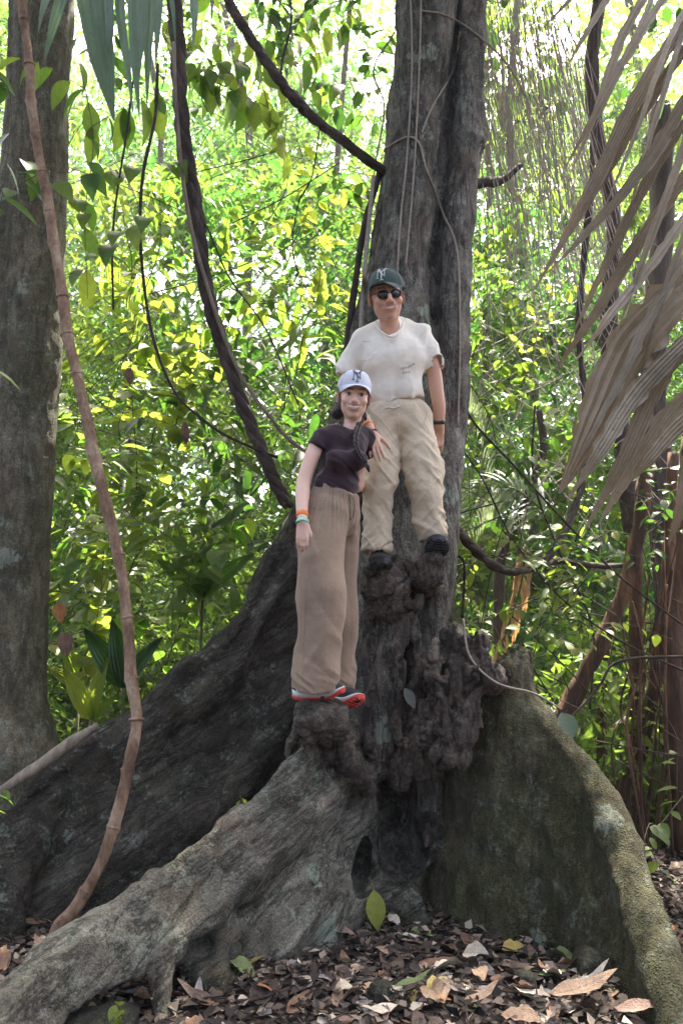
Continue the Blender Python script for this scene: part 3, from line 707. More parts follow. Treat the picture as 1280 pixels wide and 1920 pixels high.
def band(name, p, ax, r, w, mat, parent, off, th=.0025, sq=1.0, side=(1, 0, 0), k=30):
    ax = np.asarray(ax, dtype=float); ax /= np.linalg.norm(ax); u = np.asarray(side, dtype=float); u = u - ax * (u @ ax); u /= np.linalg.norm(u); v = np.cross(ax, u)
    A = np.linspace(0, 2 * math.pi, k, endpoint=False); R = []
    for rr, hh in ((r, -w), (r + th, -w), (r + th * 1.2, 0), (r + th, w), (r, w)):
        R.append(p + ax * hh / 2 + rr * (np.cos(A)[:, None] * u + np.sin(A)[:, None] * v * sq))
    V_ = np.vstack(R); j = np.arange(k); kk = (j + 1) % k
    q = np.vstack([np.stack([i * k + j, i * k + kk, (i + 1) * k + kk, (i + 1) * k + j], 1) for i in range(4)])
    return link(name, mk(name, V_, q, off=off), mat, parent)

def shoe(parent, off, heel, toe_dir, up, L, wid, m_up, m_mid, m_out, lug=True, spring=.02, ankle=.075):
    f = np.asarray(toe_dir, dtype=float); f /= np.linalg.norm(f); u = np.asarray(up, dtype=float); u -= f * (u @ f); u /= np.linalg.norm(u)
    F = Frame(heel, np.column_stack([f, np.cross(u, f), u]))        # x forward, z up; z=0 is the underside at mid foot
    Vs = Vol((-.04, -.09, 0), (L + .04, .09, .16), .004)
    w = wid / 2
    Vs.ell((.05, 0, .045), (.052, w * .78, .04), k=.02); Vs.ell((.05, 0, .07), (.045, w * .62, .035), k=.02)
    Vs.ell((L * .45, 0, .045), (L * .3, w * .82, .04), k=.03); Vs.ell((L * .74, 0, .036 + spring * .3), (L * .245, w * .97, .034), k=.03)
    Vs.cap((L * .38, 0, .065), (.06, 0, .095), w * .5, w * .62, .03)
    Vs.cap((.05, 0, .09), (.045, 0, .15), w * .5, w * .5, .02, sub=True)
    v, q, i = Vs.mesh(); v = relax(v, q, 1)
    root = link('shoe', mk('shoe', F(v), q, off=off), m_up, parent)
    def outline(s, grow=0):
        x = s * L; hw = w * (.78 + .1 * math.sin(s * 3.0) + .16 * sst(.3, .8, s)); e = min(1, max(0, s / .16)); e2 = min(1, max(0, (1 - s) / .26))
        return hw * math.sqrt(max(0, 1 - (1 - e) ** 2)) * math.sqrt(max(0, 1 - (1 - e2) ** 2)) + grow
    def rock(s): return spring * 1.6 * sst(.6, 1, s) ** 1.3 + .008 * (1 - sst(0, .15, s))
    def sole(z0, z1, g, inset=0):
        S = np.linspace(0, 1, 22); V_ = []
        for s_ in S:
            hw = max(.002, outline(s_, g)); b = rock(s_)
            x = s_ * (L + 2 * g) - g
            V_ += [(x, -hw, b + z1(s_)), (x, -hw * 1.03, b + (z0(s_) + z1(s_)) / 2), (x, -hw * .9, b + z0(s_)), (x, hw * .9, b + z0(s_)), (x, hw * 1.03, b + (z0(s_) + z1(s_)) / 2), (x, hw, b + z1(s_))]
        j = np.arange(6); k = (j + 1) % 6
        qq = np.vstack([np.stack([a * 6 + j, a * 6 + k, (a + 1) * 6 + k, (a + 1) * 6 + j], 1) for a in range(21)])
        e = 21 * 6; tt = np.array([(0, 1, 4, 5), (1, 2, 3, 4), (e + 5, e + 4, e + 1, e), (e + 4, e + 3, e + 2, e + 1)])
        return np.array(V_), [np.vstack([qq, tt])]
    link('midsole', mk('midsole', *F.geo(sole(lambda s: .004, lambda s: .033 - .012 * s, .003)), off=off), m_mid, root)
    gs = [sole(lambda s: -.003, lambda s: .006 + .013 * sst(.75, 1, s), .0045)]
    if lug:
        for s_ in np.linspace(.04, .96, 15):
            hw = outline(s_, .004)
            for c in (-.66, 0, .66):
                gs.append(boxgeo((s_ * L - .0055, c * hw - hw * .26, rock(s_) - .0085), (s_ * L + .0055, c * hw + hw * .26, rock(s_) - .002)))
    link('outsole', mk('outsole', *F.geo(join(gs)), smooth=False, off=off), m_out, root)
    lc = [tubegeo([(L * t, -w * .33, .092 - t * .045), (L * (t + .01), 0, .101 - t * .045), (L * t, w * .33, .092 - t * .045)], .0024, 5) for t in (.3, .36, .42, .48)]
    link('laces', mk('laces', *F.geo(join(lc)), off=off), m_up, root)
    return root

# ------------------------------ the man
HB = P(745, 900, 4.2); off = np.array((HB[0], 4.2, 1.72))
MAN = thing('person', 'man in cream t-shirt, sand trousers, green cap and sunglasses leaning forward on the burl', 'person', tuple(off))
Fm = Frame(P(724, 556, 4.02), rotm('Y', -6) @ rotm('X', 19) @ rotm('Z', 3))
sm = 1.15
Vm = Vol((-.05, 3.8, 1.5), (.72, 4.62, 3.4), .0042)
mouth = head(Vm, Fm, sm, False, .8)
Vm.chain([Fm(0, .025, -.05), P(731, 612, 4.1), P(734, 640, 4.14)], [.056, .052, .06], .03, 1, 3)
Vm.cap(P(684, 654, 4.19), P(790, 646, 4.2), .03, .036, .03, 1)
SLm, ELm, WLm = P(668, 656, 4.18), P(652, 735, 4.26), P(689, 795, 4.0)
Vm.chain([SLm, P(650, 690, 4.2), ELm, P(668, 765, 4.15), WLm, P(694, 806, 3.97)], [.035, .042, .04, .037, .028, .0255], .03, 1, 4)
hand(Vm, P(695, 810, 3.96), P(705, 850, 3.93) - P(695, 810, 3.96), (1, 0, .15), (.1, 1, -.1), 1.02, (.1, .12, .15, .2), .10, .75)
SRm, ERm, WRm = P(796, 644, 4.18), P(819, 738, 4.25), P(823, 792, 4.32)
Vm.chain([SRm, P(812, 690, 4.21), ERm, P(823, 765, 4.28), WRm, P(824, 805, 4.36)], [.034, .039, .038, .035, .028, .026], .03, 1, 4)
hand(Vm, P(824, 808, 4.36), (-.12, .45, -.8), (-1, 0, 0), (-.2, 1, 0), 1.0, (.3, .3, .3, .3))
for y, c in ((1015, 704), ): pass
Vm.cap(P(704, 1010, 4.2), P(704, 1045, 4.17), .035, .035, .01, 1); Vm.cap(P(811, 985, 4.2), P(812, 1012, 4.18), .035, .035, .01, 1)
mv, mq, mi = Vm.mesh(); mv = relax(mv, mq, 1, .35)
mc = facecol(mv, Fm, sm, False, mi, (.68, .4, .285))
link('body', mk('body', mv, mq, True, mc, off=off), M_skin, MAN); del Vm
link('teeth', mk('teeth', *Fm.geo(tubegeo([np.array((a * .85, b + .0032, c + .0008)) * sm for a, b, c in mouth], [.005] * 9, 8)), off=off), M_tooth, MAN)
# short hair at the temples and the back
Vh = Vol(Fm.O - .15, Fm.O + .15, .004)
Vh.ell(Fm(0, .026, .054), (.086, .105, .094), Fm.R); cut(Vh, Fm(0, -.02, .0), -Fm.R[:, 1], .14); cut(Vh, Fm(0, 0, -.02), -Fm.R[:, 2], .14)
clothpart('hair', Vh, M_hair, MAN, off, lambda v, n: .0015 * vn(v, 200, 4)); del Vh
capgeo(Fm, 1.19, -20, M_capg, M_white, MAN, off, tilt=-6)
# sunglasses
def lens(cx, e=0, dy=0):
    return lens0(cx / GS, e, dy) * GS
GS = 1.07
def lens0(cx, e=0, dy=0):
    A = np.linspace(0, 2 * math.pi, 28, endpoint=False); r = []
    for a in A:
        x = math.cos(a); z = math.sin(a); rx_ = .0262 + e; rz = (.0215 if z < 0 else .0195) + e
        x = np.sign(x) * abs(x) ** .85; z = np.sign(z) * abs(z) ** (.8 if z > 0 else .95); r.append((cx + x * rx_, -.107 + dy + abs(cx + x * rx_) ** 2 * 3.2, -.001 + z * rz))
    return np.array(r)
gl = []
SG = link('sunglasses', mk('sunglasses', *Fm.geo(join([tubegeo(np.vstack([lens(c), lens(c)[:1]]), .0021, 6) for c in (-.0335, .0335)]
    + [tubegeo([(-.01, -.115, .015), (0, -.117, .0165), (.01, -.115, .015)], .0016, 6), tubegeo([(-.009, -.114, .004), (0, -.1185, .007), (.009, -.114, .004)], .0018, 6)]
    + [tubegeo([(q * .06, -.1, .009), (q * .078, -.08, .009), (q * .088, -.03, .006), (q * .09, .01, .0)], .002, 6) for q in (-1, 1)])), off=off), M_black, MAN)
for c in (-.0335, .0335):
    f_, b_ = lens(c, -.0005, -.0006), lens(c, -.0005, .0012); n_ = 28; j = np.arange(n_); k = (j + 1) % n_
    v_ = np.vstack([f_, b_, f_.mean(0) + (0, -.0015, 0), b_.mean(0)])
    link('lens', mk('lens', Fm(v_), [np.stack([j, j + n_, k + n_, k], 1), np.vstack([np.stack([np.full(n_, 2 * n_), j, k], 1), np.stack([np.full(n_, 2 * n_ + 1), k + n_, j + n_], 1)])], off=off), M_lens, SG)
# t-shirt
Vt = Vol((-.06, 3.85, 2.2), (.72, 4.55, 3.25), .005)
Vt.ell(P(735, 672, 4.16), (.185, .125, .17), rotm('X', 18), .05); Vt.ell(P(745, 735, 4.22), (.172, .13, .13), None, .06)
Vt.chain([P(682, 634, 4.16), P(731, 610, 4.17), P(784, 624, 4.17)], [.06, .062, .06], .06, 0, 3)
Vt.chain([P(673, 644, 4.16), P(658, 668, 4.17), P(650, 696, 4.18), P(647, 722, 4.2)], [.06, .061, .058, .056], .04, 0, 2)
Vt.chain([P(791, 634, 4.17), P(804, 658, 4.18), P(814, 690, 4.2), P(819, 715, 4.22)], [.059, .061, .058, .056], .04, 0, 2)
cut(Vt, P(650, 702, 4.19), (-.03, .15, -1), .1); cut(Vt, P(816, 692, 4.2), (.22, .1, -1), .09)
Vt.cap(P(649, 688, 4.18), P(648, 730, 4.2), .047, .048, .004, 0, True); Vt.cap(P(813, 676, 4.18), P(820, 720, 4.22), .047, .048, .004, 0, True)
cut(Vt, P(747, 757, 4.2), (.17, 0, -1), .24)
Vt.chain([Fm(0, .03, -.07), P(731, 605, 4.1), P(733, 618, 4.08)], [.06, .06, .05], .006, 0, True)
Vt.ell(P(731, 606, 4.035), (.058, .07, .054), None, .01, 0, True)
def teedisp(v, n):
    lx = v[:, 0] - P(740, 600, 4.1)[0]; lz = v[:, 2] - 2.55
    u = lx / (.35 + .9 * np.maximum(lz + .1, 0)); Q = np.stack([u, v[:, 1] * .4, v[:, 2]], 1)
    d = .012 * ridged(Q, (8, 3, 2.0), 5, 1) + .002 * ridged(v + .15 * n, (9, 9, 7), 9)
    low = sst(2.65, 2.4, v[:, 2]); Q2 = np.stack([v[:, 0] + v[:, 2] * .6, v[:, 1], v[:, 2]], 1)
    d += low * .010 * ridged(Q2, (4, 4, 22), 8, 1) + .010 * crease(Q, (6, 2, 1.1), 15) * sst(2.95, 2.8, v[:, 2]) + .008 * crease(np.stack([v[:, 0] - v[:, 2] * .8, v[:, 1], v[:, 2]], 1), (5, 4, 2), 16)
    # raised chest pocket
    px_, pz_ = v[:, 0] - P(688, 672, 4.0)[0], v[:, 2] - P(688, 658, 4.0)[2]
    return d * .9 - .008
TS = clothpart('t_shirt', Vt, M_tee, MAN, off, teedisp, rx=2); del Vt
cp = spline([P(705, 606, 4.12), P(713, 621, 4.045), P(734, 632, 4.01), P(750, 619, 4.045), P(756, 603, 4.12), P(735, 598, 4.2), P(705, 606, 4.12)], 6)
link('collar', mk('collar', *tubegeo(cp, .0055, 8, flat=1), off=off), M_tee, TS)
# small dark line print on the chest: two short curved rows of lettering
pr = []
for row, (y0, n_) in enumerate(((689, 9), (697, 5))):
    for i in range(n_):
        x = 752 + i * 3.0 + row * 3; y = y0 - .3 * i - .10 * i * i + 2; w_ = rnd.uniform(.6, 1.1)
        pts = [(x + rnd.uniform(-w_, w_), y + 2.2 - 1.45 * q_) for q_ in range(rnd.choice((3, 4)))]
        pr.append([(a, b) for a, b in pts])
from mathutils.bvhtree import BVHTree
def bvh(o):
    me = o.data; n = len(me.vertices); co = np.empty(n * 3, np.float32); me.vertices.foreach_get('co', co)
    L = np.array(o.parent.location if o.parent else (0, 0, 0))
    return BVHTree.FromPolygons((co.reshape(-1, 3) + L).tolist(), [tuple(p.vertices) for p in me.polygons])
CAMV = np.array((0, 0, CAMH))
def onto(b, px, py, lift=.001, far=6):
    d = P(px, py, 4.0) - CAMV; d /= np.linalg.norm(d)
    h = b.ray_cast(Vector(CAMV), Vector(d), far)
    return None if h[0] is None else np.array(h[0]) + np.array(h[1]) * lift
bt = bvh(TS); gs = []
for s_ in pr:
    w = [onto(bt, a, b, .0008) for a, b in s_]
    if all(x is not None for x in w): gs.append(tubegeo(w, .0012, 5))
if gs: link('chest_print', mk('chest_print', *join(gs), off=off), M_ink, TS)
# chest pocket outline stitched on the cloth
def stitch(pts, b, r=.0022, n=6, lift=.0004):
    q = []
    for i in range(len(pts) - 1):
        for k in range(n): q.append(onto(b, pts[i][0] + (pts[i + 1][0] - pts[i][0]) * k / n, pts[i][1] + (pts[i + 1][1] - pts[i][1]) * k / n, lift))
    q = [x for x in q if x is not None]
    return tubegeo(q, r, 5)
link('pocket', mk('pocket', *stitch([(677, 640), (680, 672), (690, 675), (699, 670), (697, 640), (677, 640)], bt), off=off), M_tee, TS)
# trousers
Vp = Vol((0, 3.92, 1.62), (.68, 4.5, 2.65), .005)
Vp.ell(P(747, 776, 4.24), (.178, .13, .1), None, .04); Vp.ell(P(747, 800, 4.25), (.182, .13, .1), None, .04)
LA, ra = PR([(717, 800, 4.23, 33), (715, 850, 4.2, 33), (713, 905, 4.15, 30), (709, 965, 4.17, 27), (705, 1015, 4.17, 25), (704, 1045, 4.17, 25)])
LB, rb = PR([(781, 800, 4.24, 34), (788, 850, 4.21, 36), (796, 905, 4.17, 33), (804, 960, 4.18, 29), (810, 1000, 4.19, 26), (812, 1030, 4.2, 26)])
Vp.chain(LA, ra, .03, 1, 4); Vp.chain(LB, rb, .03, 1, 4)
cut(Vp, P(704, 1032, 4.17), (0, 0, -1), .09); cut(Vp, P(811, 1008, 4.19), (.25, 0, -1), .09)
Vp.cap(P(705, 1010, 4.17), P(704, 1060, 4.17), .055, .058, .004, 0, True); Vp.cap(P(809, 985, 4.19), P(814, 1030, 4.19), .057, .06, .004, 0, True)
cut(Vp, P(747, 752, 4.24), (-.12, 0, 1), .25)
def panta(v, n):
    leg = sst(2.45, 2.3, v[:, 2]); w = v.copy(); sgn = np.where(v[:, 0] > .315, 1, -1)
    w[:, 2] += sgn * (v[:, 0] - .315) * .9
    d = .010 * ridged(w, (4, 4, 9), 21, 1) + .004 * ridged(w, (9, 9, 20), 22, 1) + leg * .004 * ridged(v, (14, 14, 4), 23, 1)
    gather = sst(1.98, 1.85, v[:, 2] - sgn * .05) * .01 * ridged(w, (3, 3, 30), 27)
    d = d + leg * .008 * crease(w, (3, 3, 7), 28) + (.3 + .7 * leg) * .007 * crease(np.stack([v[:, 0], v[:, 1], v[:, 2] - sgn * (v[:, 0] - .315) * 1.2], 1), (4, 4, 9), 29)
    return d + gather - .009
TRm = clothpart('trousers', Vp, M_khaki, MAN, off, panta, rx=1); del Vp
bp = bvh(TRm)
link('fly_seam', mk('fly_seam', *stitch([(748, 775), (747, 815), (751, 842)], bp, .0025), off=off), M_khaki, TRm)
for q_ in ([(692, 775), (702, 800), (690, 812)], [(802, 772), (794, 795), (806, 808)]): link('pocket_seam', mk('pocket_seam', *stitch(q_, bp, .003), off=off), M_khaki, TRm)
cs = [onto(bp, x, 770 - (x - 690) * .12 + 1.5 * math.sin(x * .3), .003) for x in range(722, 752, 3)]
cs = [c for c in cs if c is not None]
if len(cs) > 3: link('drawstring', mk('drawstring', *tubegeo(cs, .003, 6), off=off), M_tee, TRm)
shoe(MAN, off, P(703, 1074, 4.24), np.array((.1, -1, -.0)), (0, 0, 1), .285, .104, M_shoeb, M_shoeb, M_black, spring=.012)
shoe(MAN, off, P(812, 1052, 4.27) + np.array((0, 0, .0)), np.array((-.02, -1, .16)), (.12, 0, 1), .285, .108, M_shoeb, M_shoeb, M_black, spring=.02)
# wrist things
ax = WLm - P(668, 765, 4.15)
band('wristband', P(679, 791, 4.05), ax, .0295, .017, M_mint, MAN, off, label='') if False else None
b1 = band('wristband', P(686, 789, 4.04), ax, .031, .016, M_mint, MAN, off); b1['label'] = 'green band on the wrist'
b2 = band('wristband', P(691, 801, 3.99), ax + np.array((0, -.02, 0)), .031, .026, M_orange, MAN, off); b2['label'] = 'orange band on the wrist'
bd = [ballgeo(P(694, 810, 3.97) + .03 * (math.cos(a) * np.array((1, 0, .35)) + math.sin(a) * np.array((0, 1, 0))), (.0048,) * 3, nu=6, nv=5) for a in np.arange(0, 6.28, .33)]
link('bead_bracelet', mk('bead_bracelet', *join(bd), off=off), M_beads, MAN)
axw = WRm - P(823, 765, 4.28)
wt = band('watch', P(823, 790, 4.32), axw, .031, .022, M_black, MAN, off, th=.003)
wf = ballgeo(P(827, 790, 4.292), (.016, .008, .018), nu=14, nv=8); link('watch_face', mk('watch_face', *wf, off=off), M_lens, wt)

# ------------------------------ the woman
offw = np.array((P(620, 1200, 3.8)[0], 3.8, 1.1))
WOM = thing('person', 'woman in plum crop top, taupe trousers and white cap standing on the front burl', 'person', tuple(offw))
Fw = Frame(P(664, 742, 3.82), rotm('Y', 5) @ rotm('X', 16) @ rotm('Z', 3))
sw = 1.0
Vw = Vol((-.32, 3.55, 1.6), (.36, 4.42, 2.86), .0042)
mouthw = head(Vw, Fw, sw, True, 1.0)
Vw.chain([Fw(0, .028, -.05), P(661, 795, 3.87), P(656, 815, 3.87)], [.047, .043, .055], .025, 1, 3)
Vw.cap(P(616, 826, 3.82), P(680, 822, 3.92), .024, .024, .03, 1)
Vw.chain([P(655, 815, 3.88), P(645, 850, 3.87), P(638, 880, 3.85)], [.04, .045, .055], .02, 1, 3)
Vw.ell(P(635, 908, 3.84), (.1, .08, .09), rotm('Z', 32), .02)
Wr = P(567, 978, 3.645)
Vw.chain([P(600, 822, 3.79), P(585, 855, 3.77), P(570, 900, 3.75), P(567, 925, 3.72), P(566, 955, 3.68), Wr], [.034, .037, .034, .034, .028, .0235], .02, 1, 4)
hand(Vw, Wr, (.0, .02, -1), (.95, -.35, 0), (.3, 1, .1), .92, (.25, .3, .35, .4), .03, .35)
Vw.chain([P(684, 826, 3.96), P(676, 870, 4.03), P(668, 913, 4.07), P(700, 892, 4.24), P(728, 872, 4.38)], [.03, .034, .03, .026, .022], .03, 1, 4)
hand(Vw, P(722, 874, 4.38), (.9, .3, .25), (0, 0, 1), (0, 1, 0), .9, (.2,) * 4)
wv_, wq, wi = Vw.mesh(); wv_ = relax(wv_, wq, 1, .35)
wc = facecol(wv_, Fw, sw, True, wi, (.72, .47, .36))
link('body', mk('body', wv_, wq, True, wc, off=offw), M_skin, WOM); del Vw
link('teeth', mk('teeth', *Fw.geo(tubegeo([np.array((a * .88, b + .0042, c + .001)) * sw for a, b, c in mouthw], [.0056] * 9, 8)), off=offw), M_tooth, WOM)
for q in (-1, 1):
    ey = link('eye', mk('eye', *Fw.geo(ballgeo(np.array((q * .0315, -.078, .0015)) * sw, (.0135 * sw, .0105 * sw, .0085 * sw), nu=14, nv=10)), off=offw), M_eyew, WOM)
    link('iris', mk('iris', *Fw.geo(ballgeo(np.array((q * .0315 + .0005, -.0866, .002)) * sw, (.0062 * sw, .0032 * sw, .0062 * sw))), off=offw), M_iris, ey)
    link('eyelash', mk('eyelash', *Fw.geo(tubegeo([np.array((q * .0315 + a, -.0885 + abs(a) * .45, .0098 - (a * 55) ** 2 * .012)) * sw for a in np.linspace(-.0145, .0145, 7)], .0014, 5)), off=offw), M_hair, ey)
Vh = Vol(Fw.O - .2, Fw.O + .17, .004)
Vh.ell(Fw(0, .026, .037), (.082, .099, .092), Fw.R)
cut(Vh, Fw(0, -.028, .0), -Fw.R[:, 1], .15); Vh.cap(Fw(-.03, .08, -.03), Fw(-.075, .1, -.09), .03, .035, .03); Vh.cap(Fw(.03, .07, -.04), Fw(.055, .04, -.1), .028, .022, .03)
clothpart('hair', Vh, M_hair, WOM, offw, lambda v, n: .003 * ridged(v, (60, 60, 14), 4) - .002); del Vh
bp_ = spline([P(680, 770, 3.92), P(676, 790, 3.86), P(668, 812, 3.77), P(667, 835, 3.72), P(674, 852, 3.7), P(686, 868, 3.69)], 8); gs = []
for ph in range(3):
    T = np.linspace(0, 1, len(bp_)); a = T * 28 + ph * 2 * math.pi / 3
    q = bp_ + np.stack([np.sin(a) * .010, np.cos(a * 2) * .006, 0 * a], 1) * (1 - .3 * T)[:, None]
    gs.append(tubegeo(q, .0092 * (1 - .35 * T), 7, rough=.15, seed=ph))
gs.append(tubegeo([bp_[-1], bp_[-1] + (.008, 0, -.02), bp_[-1] + (.014, 0, -.045)], [.009, .011, .003], 7, rough=.3))
link('braid', mk('braid', *join(gs), off=offw), M_hair, WOM)
capgeo(Fw, 1.04, 4, M_capw, M_grey, WOM, offw, visor_len=.06, tilt=-4)
for q in (-1, 1): link('earring', mk('earring', *Fw.geo(ballgeo(np.array((q * .083, .002, -.036)) * sw, (.0035,) * 3, nu=8, nv=6)), off=offw), M_white, WOM)
# crop top
YW = rotm('Z', 32)
Vt = Vol((-.3, 3.5, 1.95), (.32, 4.15, 2.62), .0045)
Vt.ell(P(640, 842, 3.85), (.128, .088, .12), YW, .04); Vt.ell(P(648, 826, 3.86), (.12, .075, .055), YW, .04); Vt.ell(P(633, 892, 3.83), (.11, .088, .1), YW, .04)
Vt.ell(P(667, 862, 3.76), (.058, .055, .05), YW, .04); Vt.ell(P(632, 862, 3.73), (.055, .05, .05), YW, .04)
Vt.chain([P(606, 818, 3.8), P(650, 806, 3.87), P(688, 816, 3.93)], [.036, .042, .034], .04, 0, 3)
Vt.chain([P(602, 822, 3.79), P(590, 842, 3.77), P(580, 864, 3.76)], [.042, .046, .045], .02, 0, 2); Vt.cap(P(688, 824, 3.94), P(690, 850, 3.97), .036, .038, .02)
cut(Vt, P(590, 836, 3.77), (-.45, 0, -1), .075); Vt.cap(P(592, 836, 3.78), P(578, 872, 3.76), .036, .037, .003, 0, True)
Vt.ell(P(630, 918, 3.83), (.112, .088, .09), YW, .03); cutline(Vt, 583, 912, 672, 930, 3.8, -1, .2, .12)
Vt.cap(Fw(0, .03, -.1), P(657, 798, 3.87), .05, .054, .005, 0, True); Vt.ell(P(659, 793, 3.83), (.06, .07, .04), YW, .008, 0, True)
def topd(v, n):
    w = v.copy(); w[:, 2] += v[:, 0] * .5
    return .004 * ridged(w, (6, 6, 16), 31) + .005 * crease(w, (5, 5, 9), 35) + .003 * ridged(v, (10, 10, 5), 33) - .004
clothpart('crop_top', Vt, M_plum, WOM, offw, topd, rx=1); del Vt
# wide trousers
Vp = Vol((-.36, 3.5, 1.08), (.3, 4.2, 2.12), .005)
Vp.ell(P(627, 930, 3.83), (.118, .095, .1), YW, .04); Vp.ell(P(624, 965, 3.83), (.138, .11, .12), YW, .04)
A_, r1 = PR([(614, 965, 3.79, 43), (604, 1010, 3.76, 45), (600, 1060, 3.74, 46), (603, 1110, 3.73, 47), (603, 1160, 3.73, 43), (595, 1215, 3.73, 42), (590, 1260, 3.73, 42), (586, 1300, 3.73, 42)])
B_, r2 = PR([(640, 965, 3.9, 31), (638, 1020, 3.95, 34), (640, 1110, 3.97, 33), (641, 1180, 3.97, 32), (638, 1240, 3.97, 28), (638, 1320, 3.97, 26)])
Vp.chain(A_, r1, .012, 1, 4); Vp.chain(B_, r2, .006, 1, 4)
cut(Vp, P(588, 1291, 3.76), (-.08, 0, -1), .14); cut(Vp, P(640, 1298, 3.97), (.1, 0, -1), .1)
Vp.cap(P(590, 1262, 3.76), P(586, 1310, 3.76), .1, .1, .004, 0, True); Vp.cap(P(638, 1275, 3.97), P(638, 1320, 3.97), .055, .055, .004, 0, True)
cutline(Vp, 583, 901, 670, 928, 3.8, 1, .2, .12)
def pantw(v, n):
    a = np.arctan2(v[:, 1] - 3.82, v[:, 0] - P(628, 930, 3.83)[0]); wb = sst(1.86, 1.98, v[:, 2])
    gat = .003 * np.sin(a * 46) * wb + .006 * ridged(np.stack([a * 3, v[:, 2] * .8, 0 * a], 1), (2.2, 1, 1), 41) * sst(1.78, 1.96, v[:, 2])
    w = v.copy(); w[:, 2] += v[:, 0] * .8
    d = .006 * ridged(v, (5, 5, 1.1), 42, 1) * sst(1.95, 1.7, v[:, 2]) + .009 * ridged(w, (3.5, 3.5, 6), 43, 1)
    kn = .012 * sst(1.25, 1.12, v[:, 2]) * ridged(w, (6, 6, 16), 45)
    d = d + .008 * crease(w, (3, 3, 4), 48) + .006 * crease(np.stack([v[:, 0] * 1.5, v[:, 1], v[:, 2] - v[:, 0]], 1), (4, 4, 2), 49)
    return gat + d + kn - .009
TRw = clothpart('trousers', Vp, M_taupe, WOM, offw, pantw, rx=1); del Vp
bw = bvh(TRw)
link('pocket_seam', mk('pocket_seam', *stitch([(583, 915), (584, 950), (600, 957), (601, 925)], bw, .0028), off=offw), M_taupe, TRw)
link('side_seam', mk('side_seam', *stitch([(575, 1080), (571, 1180), (567, 1285)], bw, .002, 12), off=offw), M_taupe, TRw)
st = [onto(bw, x, y, .006) for x, y in ((655, 925), (658, 940), (655, 955), (657, 975))]; st2 = [onto(bw, x, y, .006) for x, y in ((655, 925), (663, 938), (664, 955), (661, 972))]
st = [x for x in st if x is not None]; st2 = [x for x in st2 if x is not None]
if len(st) > 2 and len(st2) > 2: link('drawstring', mk('drawstring', *join([tubegeo(spline(st, 4), .0035, 6), tubegeo(spline(st2, 4), .0035, 6)]), off=offw), M_taupe, TRw)
for a_, b_ in ((P(570, 1270, 3.8), P(566, 1298, 3.8)), (P(632, 1280, 3.97), P(628, 1306, 3.97))): link('sock', mk('sock', *tubegeo([a_, (a_ + b_) / 2, b_], .03, 12), off=offw), M_midw, WOM)
shoe(WOM, offw, P(549, 1308, 3.83), np.array((1, -.22, .0)), (.0, -.1, 1), .245, .09, M_navy, M_midw, M_red, spring=.02)
shoe(WOM, offw, P(600, 1318, 3.98), np.array((1, -.75, -.04)), (.05, .25, 1), .245, .09, M_navy, M_midw, M_red, spring=.022)
axw = Wr - P(567, 925, 3.72)
o1 = band('wristband', P(566.5, 966, 3.665), axw, .0265, .026, M_orange, WOM, offw, th=.002, sq=.95); o1['label'] = 'orange paper band on the wrist'
o2 = band('wristband', P(567, 980, 3.645), axw, .0285, .016, M_mint, WOM, offw, th=.002, sq=.95); o2['label'] = 'mint green band on the wrist'
b_ = bvh(o2); mk_ = [onto(b_, 556 + i * 2.4, 980 + (i % 3 - 1) * .9, .0006) for i in range(10)]
mk_ = [ballgeo(x, (.0016, .0012, .0018), nu=5, nv=4) for x in mk_ if x is not None]
if mk_: link('printed_marks', mk('printed_marks', *join(mk_), off=offw), M_mark, o2, kind='stuff')
# ------------------------------------------------------------------ leaves
def leafmat(name, c1, c2, trans, rough=.45, tint=True, tw=.5, byobj=True, holes=False, bump=.3, vein=0):
    t = NT(name); out = t.out
    if byobj:
        oi = t.n('ObjectInfo'); f = oi.outputs['Random']
    else: f = t.attr()
    c = t.mix(f, c1, c2); f2 = t.noise(7, 3); c = t.mix(.4, c, t.ramp(f2, [(.3, .7), (.7, 1.2)]), 'MULTIPLY')
    t.base(c, rough, .4)
    if bump: t.bump(t.noise(60, 3), bump, .003)
    tr = t.n('BsdfTranslucent'); tc = t.mix(1.0, t.mix(f, trans[0], trans[1]), t.ramp(f2, [(.3, .8), (.7, 1.15)]), 'MULTIPLY'); t.l(tc, tr.inputs[0])
    m = t.n('MixShader'); m.inputs[0].default_value = tw; t.l(t.b.outputs[0], m.inputs[1]); t.l(tr.outputs[0], m.inputs[2]); t.l(m.outputs[0], out.inputs[0])
    return t.m
G1 = ((.035, .075, .012), (.075, .12, .02))
TR1 = ((.14, .32, .03), (.34, .46, .05))
M_leaf = leafmat('broad_green_leaf', *G1, TR1)
M_leafd = leafmat('dark_green_leaf', (.02, .05, .012), (.045, .085, .02), ((.06, .17, .02), (.14, .3, .03)), tw=.35, rough=.35)
M_leafy = leafmat('yellow_green_leaf', (.09, .14, .015), (.14, .17, .02), ((.28, .42, .04), (.42, .5, .06)))
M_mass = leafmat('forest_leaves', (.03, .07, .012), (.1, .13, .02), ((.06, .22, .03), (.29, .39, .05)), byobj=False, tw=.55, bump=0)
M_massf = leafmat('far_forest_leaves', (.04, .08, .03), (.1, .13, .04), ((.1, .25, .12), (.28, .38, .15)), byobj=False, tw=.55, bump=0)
M_palm = leafmat('green_palm_leaflet', (.03, .06, .03), (.05, .085, .04), ((.07, .16, .05), (.12, .24, .06)), tw=.3, rough=.4)
M_stem = plain('green_brown_stem', (.07, .06, .03), .7, .3, .3, 40, .4)
M_twig = plain('dark_twig', (.035, .026, .02), .85, .2, .35, 40, .5)
M_vine = plain('dry_pale_vine', (.26, .22, .17), .9, .2, .25, 60, .4)
